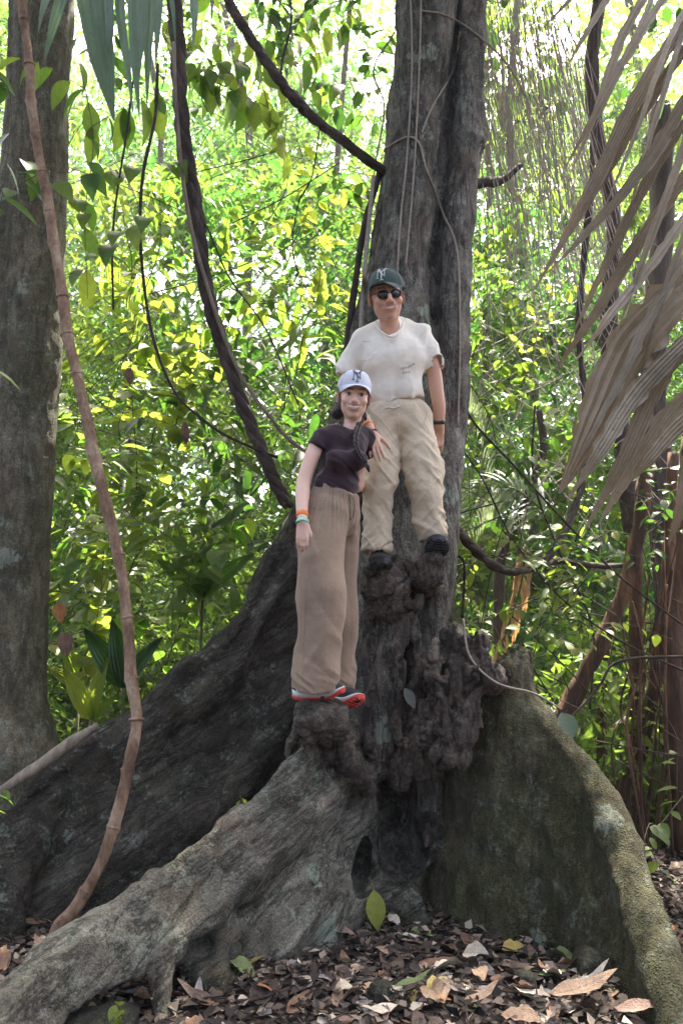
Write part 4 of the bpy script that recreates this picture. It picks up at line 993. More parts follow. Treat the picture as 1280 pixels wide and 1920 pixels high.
def woodmat(name, a, b, c, sc=9, st=(1, 1, .25)):
    t = NT(name); n1 = t.noise(sc, 6, .65, stretch=st); n2 = t.noise(sc * 7, 5, .7, stretch=st)
    t.base(t.mix(.7, t.ramp(n1, [(.3, a), (.5, b), (.72, c)]), t.ramp(n2, [(.3, .5), (.7, 1.35)]), 'MULTIPLY'), .85, .25)
    t.bump(t.math('ADD', n2, t.math('MULTIPLY', n1, .6)), .8, .012); return t.m
M_liana = woodmat('liana_bark', (.02, .014, .011), (.05, .035, .028), (.1, .075, .06), 12)
M_cane = woodmat('cane_bark', (.085, .05, .03), (.23, .145, .09), (.42, .32, .22), 11, (1, 1, .5))
M_redw = woodmat('reddish_root_bark', (.02, .012, .008), (.075, .038, .022), (.22, .11, .055), 8, (1, 1, .15))
M_log = woodmat('pale_dead_wood', (.1, .075, .055), (.2, .16, .12), (.32, .27, .2), 8)

def leafgeo(L=1.0, w=.4, fold=.25, droop=.2, n=7, tip=1.6, wave=0, seed=0, peak=.42):
    """a leaf along +x from its stalk at the origin, face up; fold = side rise, droop = bend of the midrib"""
    r = random.Random(seed); T = np.linspace(0, 1, n + 1); V_ = []
    for i, t in enumerate(T):
        h = w / 2 * (math.sin(math.pi * min(1, t / peak) / 2) ** .75 if t < peak else max(0, math.cos(math.pi * ((t - peak) / (1 - peak)) / 2)) ** (tip * .62)) if 0 < t < 1 else (.02 * w)
        a = droop * t * t; x = L * (t - .25 * droop * t * t); z = -L * a * .7
        ww = wave * w * r.uniform(-1, 1); wx = wave * w * r.uniform(-1, 1)
        V_ += [(x, h * L, z + fold * h * L + ww * L), (x, 0, z), (x, -h * L, z + fold * h * L + wx * L)]
    f = []
    for i in range(n): a = i * 3; f += [(a, a + 1, a + 4, a + 3), (a + 1, a + 2, a + 5, a + 4)]
    return np.array(V_), [np.array(f)]
def orient(d, up, roll=0.0):
    """matrix whose x axis follows d and z axis leans to up"""
    d = np.asarray(d, dtype=float); d = d / np.linalg.norm(d); y = np.cross(up, d); ny = np.linalg.norm(y)
    y = y / ny if ny > 1e-6 else np.array((0, 1.0, 0)); z = np.cross(d, y)
    R = np.column_stack([d, y, z])
    if roll: R = R @ rotm('X', roll)
    return R
LEAFM = {}
def leafmesh(kind, mat):
    k = (kind, mat.name)
    if k not in LEAFM:
        p = dict(ovate=dict(w=.48, fold=.2, droop=.25), lance=dict(w=.26, fold=.3, droop=.35, peak=.35), round=dict(w=.75, fold=.15, droop=.15), drop=dict(w=.42, fold=.25, droop=.55), long=dict(w=.16, fold=.4, droop=.5, n=7))[kind]
        me = mk('leaf_' + kind, *leafgeo(**p)); me.materials.append(mat); LEAFM[k] = me
    return LEAFM[k]
def addleaf(parent, origin, p, d, L, kind='ovate', mat=None, up=(0, -.3, 1), roll=0, name='leaf'):
    o = bpy.data.objects.new(name, leafmesh(kind, mat or M_leaf)); COL.objects.link(o); o.parent = parent
    M = Matrix(orient(d, np.asarray(up, dtype=float), roll).tolist()).to_4x4(); M = Matrix.Translation(Vector(np.asarray(p) - np.asarray(origin))) @ M @ Matrix.Scale(L, 4)
    o.matrix_local = M; return o

def sprig(name, label, cat, path, n, L, kind='ovate', mat=None, group=None, rs=0, spread=1.0, stem_r=.004, droop=.5, side=0, jitter=.2):
    """a leafy stem through photo points [(px,py,Y)], n leaves alternating along it and its side twigs"""
    r = random.Random(rs * 31 + n); pts = np.array([P(*a) for a in path]); sp = spline(pts, 6)
    og = sp[0]; t = thing(name, label, cat, tuple(og), group)
    link('stem', mk('stem', *tubegeo(sp, np.linspace(stem_r, stem_r * .45, len(sp)), 6), off=og), M_stem, t)
    twigs = []
    if side:
        for k in range(side):
            i = int((k + .6) / side * (len(sp) - 1)); d = np.array((r.uniform(-1, 1), r.uniform(-.7, .5), r.uniform(-.1, .7))); d /= np.linalg.norm(d)
            LL = L * r.uniform(1.8, 3.2) * spread; e = sp[i] + d * LL; m = sp[i] + d * LL * .5 + (0, 0, .04)
            tw = spline([sp[i], m, e + (0, 0, -.03)], 3); twigs.append(tw)
            link('twig', mk('twig', *tubegeo(tw, stem_r * .5, 4), off=og), M_stem, t)
    lines = [sp] + twigs
    for k in range(n):
        ln = lines[k % len(lines)] if side else sp
        u = (k // len(lines) + .5 + r.uniform(-.3, .3)) / max(1, math.ceil(n / len(lines))); i = min(len(ln) - 2, max(0, int(u * (len(ln) - 1))))
        tg = ln[i + 1] - ln[i]; tg /= np.linalg.norm(tg)
        sd = np.cross(tg, (0, 0, 1)); sd = sd / (np.linalg.norm(sd) + 1e-6) * (1 if k % 2 else -1)
        if np.linalg.norm(sd) < .1: sd = np.array((1.0, 0, 0)) * (1 if k % 2 else -1)
        d = sd * .9 + tg * .5 + np.array((r.uniform(-.5, .5), r.uniform(-.6, .3), -droop + r.uniform(-.4, .4))) * spread
        addleaf(t, og, ln[i] + np.array([r.uniform(-1, 1) for _ in range(3)]) * .01, d, L * r.uniform(.6, 1.15), kind, mat, up=(r.uniform(-.5, .5), r.uniform(-.9, .3), 1))
    return t

def cloud(C_, size, seed, droop=.5, aspect=.45, flat=.6):
    """leaf triangles around the points C_ -> verts, tris, tint"""
    R_ = np.random.RandomState(seed); n = len(C_)
    a = R_.uniform(0, 2 * math.pi, n); d = np.stack([np.cos(a), np.sin(a), R_.normal(-droop, .45, n)], 1); d /= np.linalg.norm(d, axis=1, keepdims=True)
    up = np.stack([R_.normal(0, flat, n), R_.normal(-.2, flat, n), np.ones(n)], 1)
    s = np.cross(up, d); s /= np.maximum(np.linalg.norm(s, axis=1, keepdims=True), 1e-6); nn = np.cross(d, s)
    L = (size * R_.uniform(.5, 1.2, n) * (.65 + .9 * sst(-.5, .6, fbm(C_, .9, 2, seed + 40))))[:, None]; w = L * aspect * .5
    b = C_; tip = C_ + d * L - nn * L * .12; m = C_ + d * L * .42 + nn * L * .06
    V_ = np.stack([b, m + s * w, tip, m - s * w], 1).reshape(-1, 3)
    i = np.arange(n)[:, None] * 4; T = np.concatenate([i + (0, 1, 2), i + (0, 2, 3)], 1).reshape(-1, 3)
    tint = np.repeat(np.clip(R_.beta(1.4, 1.8, n) * .55 + .6 * sst(-.7, .7, fbm(C_, .6, 3, seed)) - .08, 0, 1), 4)
    return V_, [T], tint

# ------------------------------------------------------------------ ground
def gz(x, y):
    p = np.stack([x, y, 0 * x], -1)
    far = sst(6, 14, y)
    return .05 * fbm(p, .8, 3, 71) + .018 * fbm(p, 5, 3, 72) + far * .6 * fbm(p, .25, 2, 73) + np.maximum(y - 9, 0) * .10 - .0
xs = np.concatenate([np.linspace(-40, -4, 30), np.linspace(-3.9, 3.9, 240), np.linspace(4, 40, 30)])
ys = np.concatenate([np.linspace(-14, 1.9, 16), np.linspace(2, 6.5, 150), np.linspace(6.6, 60, 70)])
X_, Y_ = np.meshgrid(xs, ys, indexing='ij'); Z_ = gz(X_.ravel(), Y_.ravel())
gv = np.stack([X_.ravel(), Y_.ravel(), Z_], 1); ni, nj = len(xs), len(ys)
ii = (np.arange(ni - 1)[:, None] * nj + np.arange(nj - 1)[None]).ravel(); gq = np.stack([ii, ii + nj, ii + nj + 1, ii + 1], 1)
t = NT('forest_soil'); n1 = t.noise(4, 6, .65); n2 = t.noise(40, 6, .7); v1 = t.vor(55)
c = t.ramp(n2, [(.3, (.012, .009, .007)), (.5, (.035, .025, .019)), (.62, (.07, .05, .038)), (.75, (.13, .1, .08))])
c = t.mix(t.ramp(n1, [(.45, 0.0), (.7, .6)]), c, (.06, .035, .02)); t.base(c, .9, .25)
t.bump(t.math('ADD', n2, t.math('MULTIPLY', v1, .7)), 1.0, .03); M_soil = t.m
GROUND = link('ground', mk('ground', gv, gq), M_soil, kind='structure')
def gh(x, y): return float(gz(np.array([float(x)]), np.array([float(y)]))[0])

# ------------------------------------------------------------------ far and middle foliage
def fill(n, y0, y1, seed, thr, f=.7, top=1.0, low=0.0, xpad=1.25, flatc=1.0, zpow=1.0, holes=()):
    R_ = np.random.RandomState(seed); out = []; got = 0
    while got < n:
        m = n * 3; y = R_.uniform(y0 ** 1.3, y1 ** 1.3, m) ** (1 / 1.3); x = R_.uniform(-1, 1, m) * (.44 * y * xpad + .6)
        zt = (1.2 + .95 * y) * top; z = low + (zt - low) * R_.uniform(0, 1, m) ** zpow
        p = np.stack([x, y, z], 1)
        dn = fbm(p, (f, f, f * 1.7), 3, seed + 3)
        px = 640 + FPX * x / (y * CP + (z - CAMH) * SP); py = 960 - FPX * ((z - CAMH) * CP - y * SP) / (y * CP + (z - CAMH) * SP)
        keep = dn + R_.normal(0, .12, m) > thr
        for (hx, hy, hr) in holes:
            keep &= R_.uniform(0, 1, m) < 1 - .88 * np.exp(-(((px - hx) ** 2 + (py - hy) ** 2) / (2 * hr * hr)) ** 1.0)
        q = p[keep]; out.append(q); got += len(q)
    return np.vstack(out)[:n]
HOLES = ((305, 70, 26), (130, 180, 12), (480, 50, 22), (700, 150, 40), (1050, 70, 60), (960, 110, 34), (780, 20, 30), (430, 590, 50), (640, 300, 26), (470, 470, 50), (1190, 30, 30), (300, 520, 34), (250, 700, 18), (150, 990, 20), (880, 560, 24), (560, 640, 44), (1130, 1560, 14))
def mass(name, n, y0, y1, size, seed, thr, mat, **k):
    C_ = fill(n, y0, y1, seed, thr, **k); C_[:, 2] = np.maximum(C_[:, 2], gz(C_[:, 0], C_[:, 1]) + .02)
    V_, T, ti = cloud(C_, size, seed)
    return link(name, mk(name, V_, T, False, ti), mat, kind='stuff')
o = mass('forest_foliage', 60000, 7.5, 12, .17, 101, .2, M_mass, f=.8, top=.75, zpow=1.4, holes=HOLES); o['label'] = 'dense bright green foliage of the sunlit forest behind the tree'; o['category'] = 'foliage'
o = mass('forest_foliage', 100000, 12, 20, .21, 102, .08, M_mass, f=.45, top=1.0, zpow=1.3, holes=HOLES); o['label'] = 'hazier yellow green foliage deeper in the forest'; o['category'] = 'foliage'
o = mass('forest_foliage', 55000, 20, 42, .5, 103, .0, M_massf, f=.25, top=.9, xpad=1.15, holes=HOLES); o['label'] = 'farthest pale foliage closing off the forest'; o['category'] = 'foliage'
o = mass('undergrowth', 30000, 5.6, 9.5, .10, 104, .0, M_mass, f=1.2, top=.2, zpow=1.2); o['label'] = 'low tangled undergrowth covering the ground behind the roots'; o['category'] = 'undergrowth'
# crown of the big tree, unseen, added and shaped to shade the people
R_ = np.random.RandomState(5); n = 12000
a = R_.uniform(0, 6.283, n); rr = R_.uniform(0, 1, n) ** .5
C_ = np.stack([.4 + 5.5 * rr * np.cos(a), 4.3 + 3.2 * rr * np.sin(a), R_.uniform(8.2, 11.5, n)], 1)
C_ = C_[(fbm(C_, .7, 2, 9) > -.45) & (C_[:, 2] > 2.4 + .96 * C_[:, 1])]
V_, T, ti = cloud(C_, .3, 6)
link('unseen_crown', mk('unseen_crown', V_, T, False, ti, off=TL), M_mass, TREE)
for k in range(9):
    a = k * .7; e = np.array((.4 + 4.4 * math.cos(a), 4.4 + 2.4 * math.sin(a), 9.6 + .4 * math.sin(k * 3)))
    s0 = np.array((.75, 4.9, 7.6 + .15 * k)); link('limb', mk('limb', *tubegeo(spline([s0, (s0 + e) / 2 + (0, 0, .3), e], 5), np.linspace(.11, .02, 11), 8), off=TL), M_trunk, TREE)
# tree surfaces to keep leaves clear of
tb = []
for o in TREE.children:
    if o.name.split('.')[0] in ('buttress_root', 'root_foot', 'prop_root', 'trunk', 'burl'):
        me = o.data; co = np.empty(len(me.vertices) * 3, np.float32); me.vertices.foreach_get('co', co); tb.append(BVHTree.FromPolygons((co.reshape(-1, 3) + TL).tolist(), [tuple(p.vertices) for p in me.polygons]))
# ------------------------------------------------------------------ trees, stems and lianas
def woody(name, label, cat, path, mat, seg=12, rough=.08, n=8, group=None, part=None, down=None, flare=None, seed=0):
    """[(px,py,Y,rpx)]; runs on to the ground if down"""
    p, r = PR(path); q = np.column_stack([p, r])
    if down:
        e = q[-1].copy(); e[2] = gh(e[0], e[1]) - .1; e[3] *= flare or 1.2; q = np.vstack([q, e])
    s_ = spline(q, n); og = s_[-1, :3] if down else s_[0, :3]
    g = tubegeo(s_[:, :3], np.maximum(s_[:, 3], .001), seg, rough=rough, seed=seed)
    t = link(name, mk(name, *g, off=og), mat); t.location = tuple(og)
    t['label'] = label; t['category'] = cat
    if group: t['group'] = group
    return t, s_, og
# left tree
LT = thing('left_tree', 'tall grey lichen-stained tree trunk at the left edge beside the cane stem', 'tree', tuple(P(20, 1450, 4.62)))
LO = np.array(LT.location)
VL = Vol((-2.9, 4.1, -.3), (-1.2, 5.2, 6.4), .02)
p, r = PR([(88, -160, 4.7, 50), (84, 0, 4.7, 52), (74, 250, 4.7, 52), (66, 500, 4.7, 54), (50, 750, 4.66, 56), (36, 1000, 4.62, 58), (28, 1200, 4.58, 58), (24, 1330, 4.56, 64), (20, 1430, 4.5, 90), (10, 1560, 4.46, 110), (0, 1720, 4.4, 130)])
VL.chain(p, r, .02, 1, 4)
p, r = PR([(46, -160, 4.72, 26), (40, 200, 4.72, 28), (22, 450, 4.7, 32), (4, 650, 4.66, 34), (-14, 900, 4.62, 36), (-30, 1200, 4.6, 40), (-40, 1450, 4.6, 60)])
VL.chain(p, r, .015, 1, 4)
v, q, i = VL.mesh(); v = relax(v, q, 1); n_ = vnormals(v, q); v = v + n_ * (.012 * fbm(v, (7, 7, 2), 4, 91) + .004 * fbm(v, 22, 3, 92))[:, None]
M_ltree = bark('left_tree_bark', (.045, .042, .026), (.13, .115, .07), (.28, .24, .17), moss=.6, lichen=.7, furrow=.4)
link('trunk', mk('trunk', v, q, off=LO), M_ltree, LT); del VL
for j in range(5):
    a = j * 1.3; s0 = np.array((-2.3, 4.9, 6.6 + .2 * j)); e = s0 + (1.4 * math.cos(a), 1.2 * math.sin(a), 1.2)
    if j == 0:
        p0 = P(70, -150, 4.7); link('upper_trunk', mk('upper_trunk', *tubegeo([p0, (-2.3, 4.8, 7), (-2.35, 5.0, 9)], [.2, .18, .12], 14), off=LO), M_ltree, LT)
    link('limb', mk('limb', *tubegeo([s0, (s0 + e) / 2 + (0, 0, .1), e], [.06, .04, .01], 6), off=LO), M_ltree, LT)
cc = np.random.RandomState(3).normal(0, 1, (2200, 3)) * (1.1, .9, .7) + (-2.6, 4.6, 9.0); V_, T, ti = cloud(cc, .2, 8); link('unseen_crown', mk('unseen_crown', V_, T, False, ti, off=LO), M_mass, LT)
# cane with swollen nodes
path = [(36, -60, 3.72, 9), (42, 0, 3.7, 10), (55, 90, 3.7, 10), (63, 190, 3.7, 10), (76, 290, 3.68, 11), (96, 400, 3.66, 11), (112, 500, 3.62, 11), (130, 620, 3.6, 12), (152, 730, 3.58, 12), (174, 830, 3.56, 12), (190, 900, 3.55, 12),
        (214, 990, 3.54, 12), (232, 1070, 3.52, 12), (242, 1160, 3.5, 12), (247, 1250, 3.48, 13), (257, 1350, 3.46, 13), (240, 1445, 3.42, 12), (213, 1560, 3.4, 13), (180, 1640, 3.38, 13), (140, 1705, 3.36, 14), (110, 1740, 3.34, 15), (96, 1800, 3.3, 17)]
p, r = PR([(a, b, c, d * .86) for a, b, c, d in path]); q = spline(np.column_stack([p, r]), 12); e = q[-1].copy(); e[2] = gh(e[0], e[1]) - .05; q = np.vstack([q, e])
al = np.concatenate([[0], np.cumsum(np.linalg.norm(np.diff(q[:, :3], axis=0), axis=1))]); og = q[-1, :3]
nodes = []; s_ = .12
while s_ < al[-1]: nodes.append(s_); s_ += rnd.uniform(.17, .3)
rr = q[:, 3] * (1 + .06 * np.sin(al * 9))
for nd in nodes: rr = rr * (1 + .2 * np.exp(-((al - nd) / .013) ** 2)); q[:, 0] += .004 * np.sin(nd * 50) * np.exp(-((al - nd) / .08) ** 2)
CN = thing('cane_stem', 'long thin brown cane with ringed nodes rising from the lower left past the grey trunk', 'liana', tuple(og))
q[:, 0] += .006 * vn(q[:, :3], (3, 3, 4), 12); q[:, 1] += .006 * vn(q[:, :3], (3, 3, 4), 13)
link('stem', mk('stem', *tubegeo(q[:, :3], rr, 16, rough=.14), off=og), M_cane, CN)
for nd in nodes:
    i = int(np.argmin(np.abs(al - nd))); i = min(max(i, 1), len(q) - 2); tg = q[i + 1, :3] - q[i - 1, :3]; tg /= np.linalg.norm(tg)
    link('node_ring', mk('node_ring', *tubegeo([q[i, :3] - tg * .008, q[i, :3] - tg * .002, q[i, :3] + tg * .004], [q[i, 3] * 1.1, q[i, 3] * 1.27, q[i, 3] * 1.1], 14, rough=.12, seed=i), off=og), M_cane, CN)
# fallen branch on the left root
woody('fallen_branch', 'thin dead branch lying along the top of the left buttress root', 'branch', [(-20, 1500, 4.1, 9), (30, 1465, 4.12, 10), (90, 1425, 4.14, 11), (140, 1388, 4.18, 11), (185, 1360, 4.22, 7)], M_log, rough=.2)
# twisted dark liana of three strands
def twist(name, label, path, strands, amp, mat, turns, group=None):
    p, r = PR(path); q = spline(np.column_stack([p, r]), 10); og = q[-1, :3]; t = thing(name, label, 'liana', tuple(og), group)
    al = np.linspace(0, 1, len(q))
    for k in range(strands):
        a = al * turns * 6.283 + k * 6.283 / strands; o_ = np.stack([np.cos(a), np.sin(a), 0 * a], 1) * (q[:, 3] * amp)[:, None]
        link('strand', mk('strand', *tubegeo(q[:, :3] + o_, q[:, 3] * .72, 8, rough=.22, seed=k), off=og), mat, t)
    return t
twist('twisted_liana', 'thick dark twisted liana curving down from the top to the woman’s shoulder height', [(322, -40, 4.5, 12), (333, 80, 4.5, 12), (338, 200, 4.5, 12), (350, 290, 4.5, 12), (368, 390, 4.5, 12), (378, 490, 4.52, 12), (398, 590, 4.54, 12), (424, 670, 4.56, 12), (455, 760, 4.58, 12), (488, 840, 4.6, 11), (514, 900, 4.62, 11), (541, 950, 4.64, 10)], 3, .55, M_liana, 7)
twist('diagonal_liana', 'dark rope-like liana slanting from the top left down into the main trunk', [(405, -60, 4.5, 9), (432, 10, 4.52, 9), (470, 72, 4.55, 9), (520, 145, 4.6, 9), (560, 195, 4.66, 10), (600, 232, 4.7, 9), (650, 270, 4.76, 9), (722, 325, 4.86, 9)], 3, .5, M_liana, 5)
twist('slack_liana', 'dark sagging liana looping in a U shape to the right of the trunk', [(842, 975, 4.66, 7), (868, 1006, 4.7, 9), (900, 1042, 4.8, 10), (945, 1070, 4.9, 9), (985, 1070, 5.0, 8), (1022, 1050, 5.1, 8), (1050, 1012, 5.2, 7), (1072, 965, 5.3, 7), (1090, 900, 5.4, 6), (1100, 780, 5.5, 6), (1085, 600, 5.6, 6), (1110, 300, 5.7, 6), (1120, -80, 5.8, 6)], 2, .5, M_liana, 9)
twist('crooked_branch', 'short crooked dark branch reaching right from the sagging liana', [(952, 1068, 5.0, 6), (1000, 1066, 5.2, 7), (1040, 1052, 5.4, 8), (1080, 1056, 5.5, 8), (1130, 1062, 5.7, 7), (1190, 1058, 5.9, 6)], 2, .4, M_liana, 3)
# thin lianas
thin = [
 ('pale creeper hugging the left side of the main trunk', [(768, -40, 4.7), (772, 120, 4.69), (762, 300, 4.66), (750, 420, 4.64), (742, 560, 4.62)], 2.2, M_vine),
 ('second pale creeper running straight down the main trunk', [(790, -40, 4.69), (785, 140, 4.68), (775, 330, 4.64), (760, 500, 4.6)], 2.0, M_vine),
 ('looping pale vine arching across the middle of the trunk', [(720, 280, 4.8), (760, 258, 4.62), (785, 268, 4.62), (800, 320, 4.63), (830, 400, 4.62), (856, 470, 4.64), (862, 620, 4.62), (858, 800, 4.6)], 2.2, M_vine),
 ('thin pale vine crossing from the top of the trunk to the right', [(790, 20, 4.68), (840, 30, 4.7), (900, 70, 4.7), (950, 120, 4.9), (985, 180, 5.0)], 1.8, M_vine),
 ('thin vine bending over the dark crevice in the trunk', [(862, 60, 4.72), (850, 130, 4.72), (810, 200, 4.66), (790, 250, 4.64)], 1.8, M_vine),
 ('curling vine along the trunk’s left edge', [(740, 60, 4.9), (700, 130, 4.88), (720, 200, 4.86), (705, 300, 4.84), (690, 400, 4.84)], 1.8, M_vine),
 ('pale straight root dropping behind the man’s shoulder', [(700, 330, 4.7), (690, 430, 4.68), (682, 520, 4.64), (676, 620, 4.6)], 4.5, M_vine),
 ('dark root standing free left of the man’s cap', [(712, 320, 4.9), (680, 440, 4.88), (662, 560, 4.84), (646, 680, 4.8), (636, 760, 4.78)], 7, M_liana),
 ('black thread-like vine hanging left of the palm leaf tips', [(250, 150, 4.3), (236, 260, 4.3), (216, 390, 4.3), (211, 480, 4.3), (213, 580, 4.3)], 2.0, M_twig),
 ('dark whip-like vine sweeping down through the left foliage', [(296, 120, 4.3), (291, 220, 4.3), (268, 330, 4.3), (264, 460, 4.3), (284, 620, 4.35), (325, 730, 4.4), (372, 780, 4.45), (430, 820, 4.5), (520, 858, 4.6)], 3.0, M_twig),
 ('second thin vine following the whip-like vine', [(330, 230, 4.5), (340, 330, 4.5), (390, 430, 4.5), (430, 520, 4.5), (500, 620, 4.5), (560, 760, 4.5)], 1.6, M_twig),
 ('straight thin stick leaning beside the twisted liana', [(326, 80, 4.4), (330, 200, 4.4), (345, 350, 4.4), (372, 480, 4.45), (440, 680, 4.5), (520, 800, 4.6), (575, 850, 4.65)], 4.0, M_log),
 ('fine vine hanging from the slanting liana', [(600, 235, 4.7), (585, 330, 4.7), (560, 380, 4.7), (548, 460, 4.7), (560, 520, 4.7)], 1.4, M_twig),
 ('fine dark shoot curving from the top middle', [(540, -30, 4.6), (546, 40, 4.6), (530, 110, 4.6), (526, 150, 4.6)], 2.4, M_twig),
 ('long thin vine swinging right from behind the trunk to the palm roots', [(872, 560, 4.75), (862, 700, 4.8), (880, 780, 4.85), (960, 870, 4.95), (1060, 980, 5.0), (1160, 1080, 5.05), (1290, 1180, 5.1)], 2.2, M_twig),
 ('thin vine swagged across the right-hand thicket', [(850, 820, 4.8), (905, 900, 4.9), (960, 1010, 5.0), (1050, 1120, 5.0), (1160, 1200, 5.0), (1290, 1262, 5.0)], 1.7, M_twig),
 ('thin pale creeper draped over the right burls to the blue-green leaf', [(868, 1160, 4.05), (880, 1230, 4.0), (930, 1280, 3.96), (1000, 1300, 3.98), (1052, 1330, 3.92)], 2.2, M_vine),
 ('vine arching from the right buttress top to the frame edge', [(1020, 1340, 4.4), (1060, 1350, 4.5), (1120, 1290, 4.6), (1160, 1240, 4.6), (1290, 1230, 4.6)], 2.6, M_twig),
 ('upright thin sapling stem behind the right burls', [(866, 1160, 5.0), (870, 1060, 5.0), (852, 1040, 5.0)], 2.6, M_twig),
 ('thin cord hanging through the bright gap on the right', [(1002, 760, 5.4), (1000, 900, 5.4), (1050, 1040, 5.4), (1110, 1180, 5.4), (1105, 1330, 5.4)], 2.0, M_twig),
]
def hug(pa, rp):
    """lay a vine on the bark where it crosses the tree, leave it in the air elsewhere"""
    s_ = spline([(a, b, c) for a, b, c in pa], 8); out = []
    for a, b, c in s_:
        d = P(a, b, 4.0) - CAMV; d /= np.linalg.norm(d); best = None
        for t_ in tb:
            h = t_.ray_cast(Vector(CAMV), Vector(d), 9)
            if h[0] is not None and (best is None or h[3] < best): best = h[3]
        Y = c if best is None else (CAMV + d * (best - .012))[1]
        out.append((a, b, Y if best is not None and abs(Y - c) < .5 else c))
    y = np.array([o_[2] for o_ in out]); 
    if len(y) > 4: y = np.minimum(y, np.convolve(np.pad(y, 2, mode='edge'), np.ones(5) / 5, 'valid'))
    return [(o_[0], o_[1], float(yy)) for o_, yy in zip(out, y)]
for i_, (lab, pa, rp, m) in enumerate(thin):
    if i_ < 7: thin[i_] = (lab, hug(pa, rp), rp, m)
for lab, pa, rp, m in thin: woody('thin_vine', lab, 'vine', [(a, b, c, rp) for a, b, c in pa], m, 6, .15, 8 if len(pa) < 12 else 2)
# dark stems with red fibrous bark at the right
for lab, pa in (('leaning dark trunk with reddish bark rising behind the mossy buttress', [(1215, 860, 5.6, 17), (1196, 1000, 5.6, 20), (1168, 1110, 5.6, 22), (1115, 1225, 5.6, 22), (1072, 1310, 5.6, 24), (1040, 1400, 5.6, 26)]),
                ('upright dark red-barked stem right of the leaning trunk', [(1200, 900, 5.9, 14), (1192, 1100, 5.9, 16), (1192, 1300, 5.9, 17), (1185, 1480, 5.9, 22)]),
                ('reddish stem slanting down near the right edge', [(1262, 850, 5.8, 15), (1250, 1080, 5.8, 18), (1232, 1250, 5.8, 19), (1200, 1400, 5.8, 20), (1172, 1480, 5.8, 24)]),
                ('reddish fibrous trunk on the right edge of the picture', [(1290, 820, 5.5, 18), (1276, 1060, 5.5, 20), (1262, 1260, 5.5, 24), (1280, 1480, 5.5, 32)]),
                ('slim tan stem standing in the sunlit gap behind the buttress', [(1140, 1180, 6.6, 10), (1130, 1280, 6.6, 11), (1128, 1400, 6.6, 14)])):
    woody('red_stem', lab, 'tree stem', [(a_, b_, c_, d_ * .68) for a_, b_, c_, d_ in pa], M_redw if 'red' in lab or 'tan' in lab else M_liana, 10, .28, 8, down=True, flare=1.3, seed=len(lab))
gs = []
for k in range(34):
    x0 = rnd.uniform(1165, 1290); y0 = rnd.uniform(980, 1250); Y = rnd.uniform(5.3, 6.1); x1 = x0 + rnd.uniform(-60, 40)
    e = P(x1, 1480, Y); e[2] = gh(e[0], e[1]); pts = [P(x0, y0, Y), P(x0 * .7 + x1 * .3 + rnd.uniform(-30, 30), y0 * .66 + 1480 * .34, Y + .1), P(x0 * .35 + x1 * .65 + rnd.uniform(-30, 30), y0 * .33 + 1480 * .67, Y), e]
    gs.append(tubegeo(spline(pts, 5), rnd.uniform(.004, .011), 4))
link('aerial_roots', mk('aerial_roots', *join(gs)), M_redw, kind='stuff', label='fringe of thin reddish aerial roots around the right-hand stems')
# upper right dark limbs seen through the dry curtain
for lab, pa in (('dark limb behind the dry palm leaves at the upper right', [(1130, -40, 6.2, 12), (1108, 120, 6.2, 13), (1120, 260, 6.2, 13), (1150, 420, 6.2, 15), (1140, 600, 6.2, 16), (1160, 800, 6.2, 17), (1190, 1000, 6.2, 19)]),
                ('dark upright trunk half hidden behind the dry palm frond', [(1235, 200, 6.8, 20), (1240, 420, 6.8, 22), (1225, 640, 6.8, 22), (1235, 900, 6.8, 24)]),
                ('crooked dark branch poking right from behind the trunk', [(860, 350, 5.1, 9), (905, 342, 5.3, 10), (940, 338, 5.5, 8), (975, 310, 5.6, 6)]),
                ('forked dark sapling trunk right of the trunk at knee height', [(1010, 770, 6.0, 7), (1018, 840, 6.0, 8), (1000, 900, 6.0, 8), (960, 1010, 6.0, 9), (935, 1100, 6.0, 10)])):
    woody('dark_trunk', lab, 'branch' if 'branch' in lab or 'limb' in lab else 'tree trunk', pa, M_liana, 10, .2, 8, down='branch' not in lab and 'limb' not in lab, seed=len(lab))
# curtain of dry hanging twigs right of the trunk
gs = []
for k in range(230):
    x0 = rnd.uniform(870, 1060); Y = rnd.uniform(5.2, 6.3); y0 = rnd.uniform(-80, 120); ln = rnd.uniform(260, 620); sl = rnd.uniform(.05, .34)
    pts = [P(x0 + sl * ln * u + 14 * math.sin(u * 3 + k), y0 + ln * u, Y) for u in (0, .33, .66, 1)]
    gs.append(tubegeo(spline(pts, 4), rnd.uniform(.0016, .0042), 4, caps=False))
for k in range(110):
    x0 = rnd.uniform(880, 1200); Y = rnd.uniform(5.2, 6.6); y0 = rnd.uniform(350, 900); a = rnd.uniform(-1.2, 1.2); ln = rnd.uniform(80, 260)
    pts = [P(x0 + ln * u * math.sin(a) + 12 * math.sin(u * 4 + k), y0 + ln * u * math.cos(a), Y) for u in (0, .33, .66, 1)]
    gs.append(tubegeo(spline(pts, 4), rnd.uniform(.0015, .004), 4, caps=False))
link('dry_twig_curtain', mk('dry_twig_curtain', *join(gs)), plain('dry_grey_twigs', (.32, .27, .24), .9, .2, .3, 30, 0), kind='stuff', label='curtain of dry hanging twigs right of the trunk')
gs = []
for k in range(150):
    x0, y0 = rnd.uniform(60, 760), rnd.uniform(0, 1200); Y = rnd.uniform(5.0, 7.5); a = rnd.uniform(-1.4, 1.4); ln = rnd.uniform(80, 300)
    pts = [P(x0 + ln * u * math.sin(a) + 18 * math.sin(u * 3 + k), y0 + ln * u * math.cos(a), Y) for u in (0, .33, .66, 1)]
    gs.append(tubegeo(spline(pts, 4), rnd.uniform(.0016, .005), 4, caps=False))
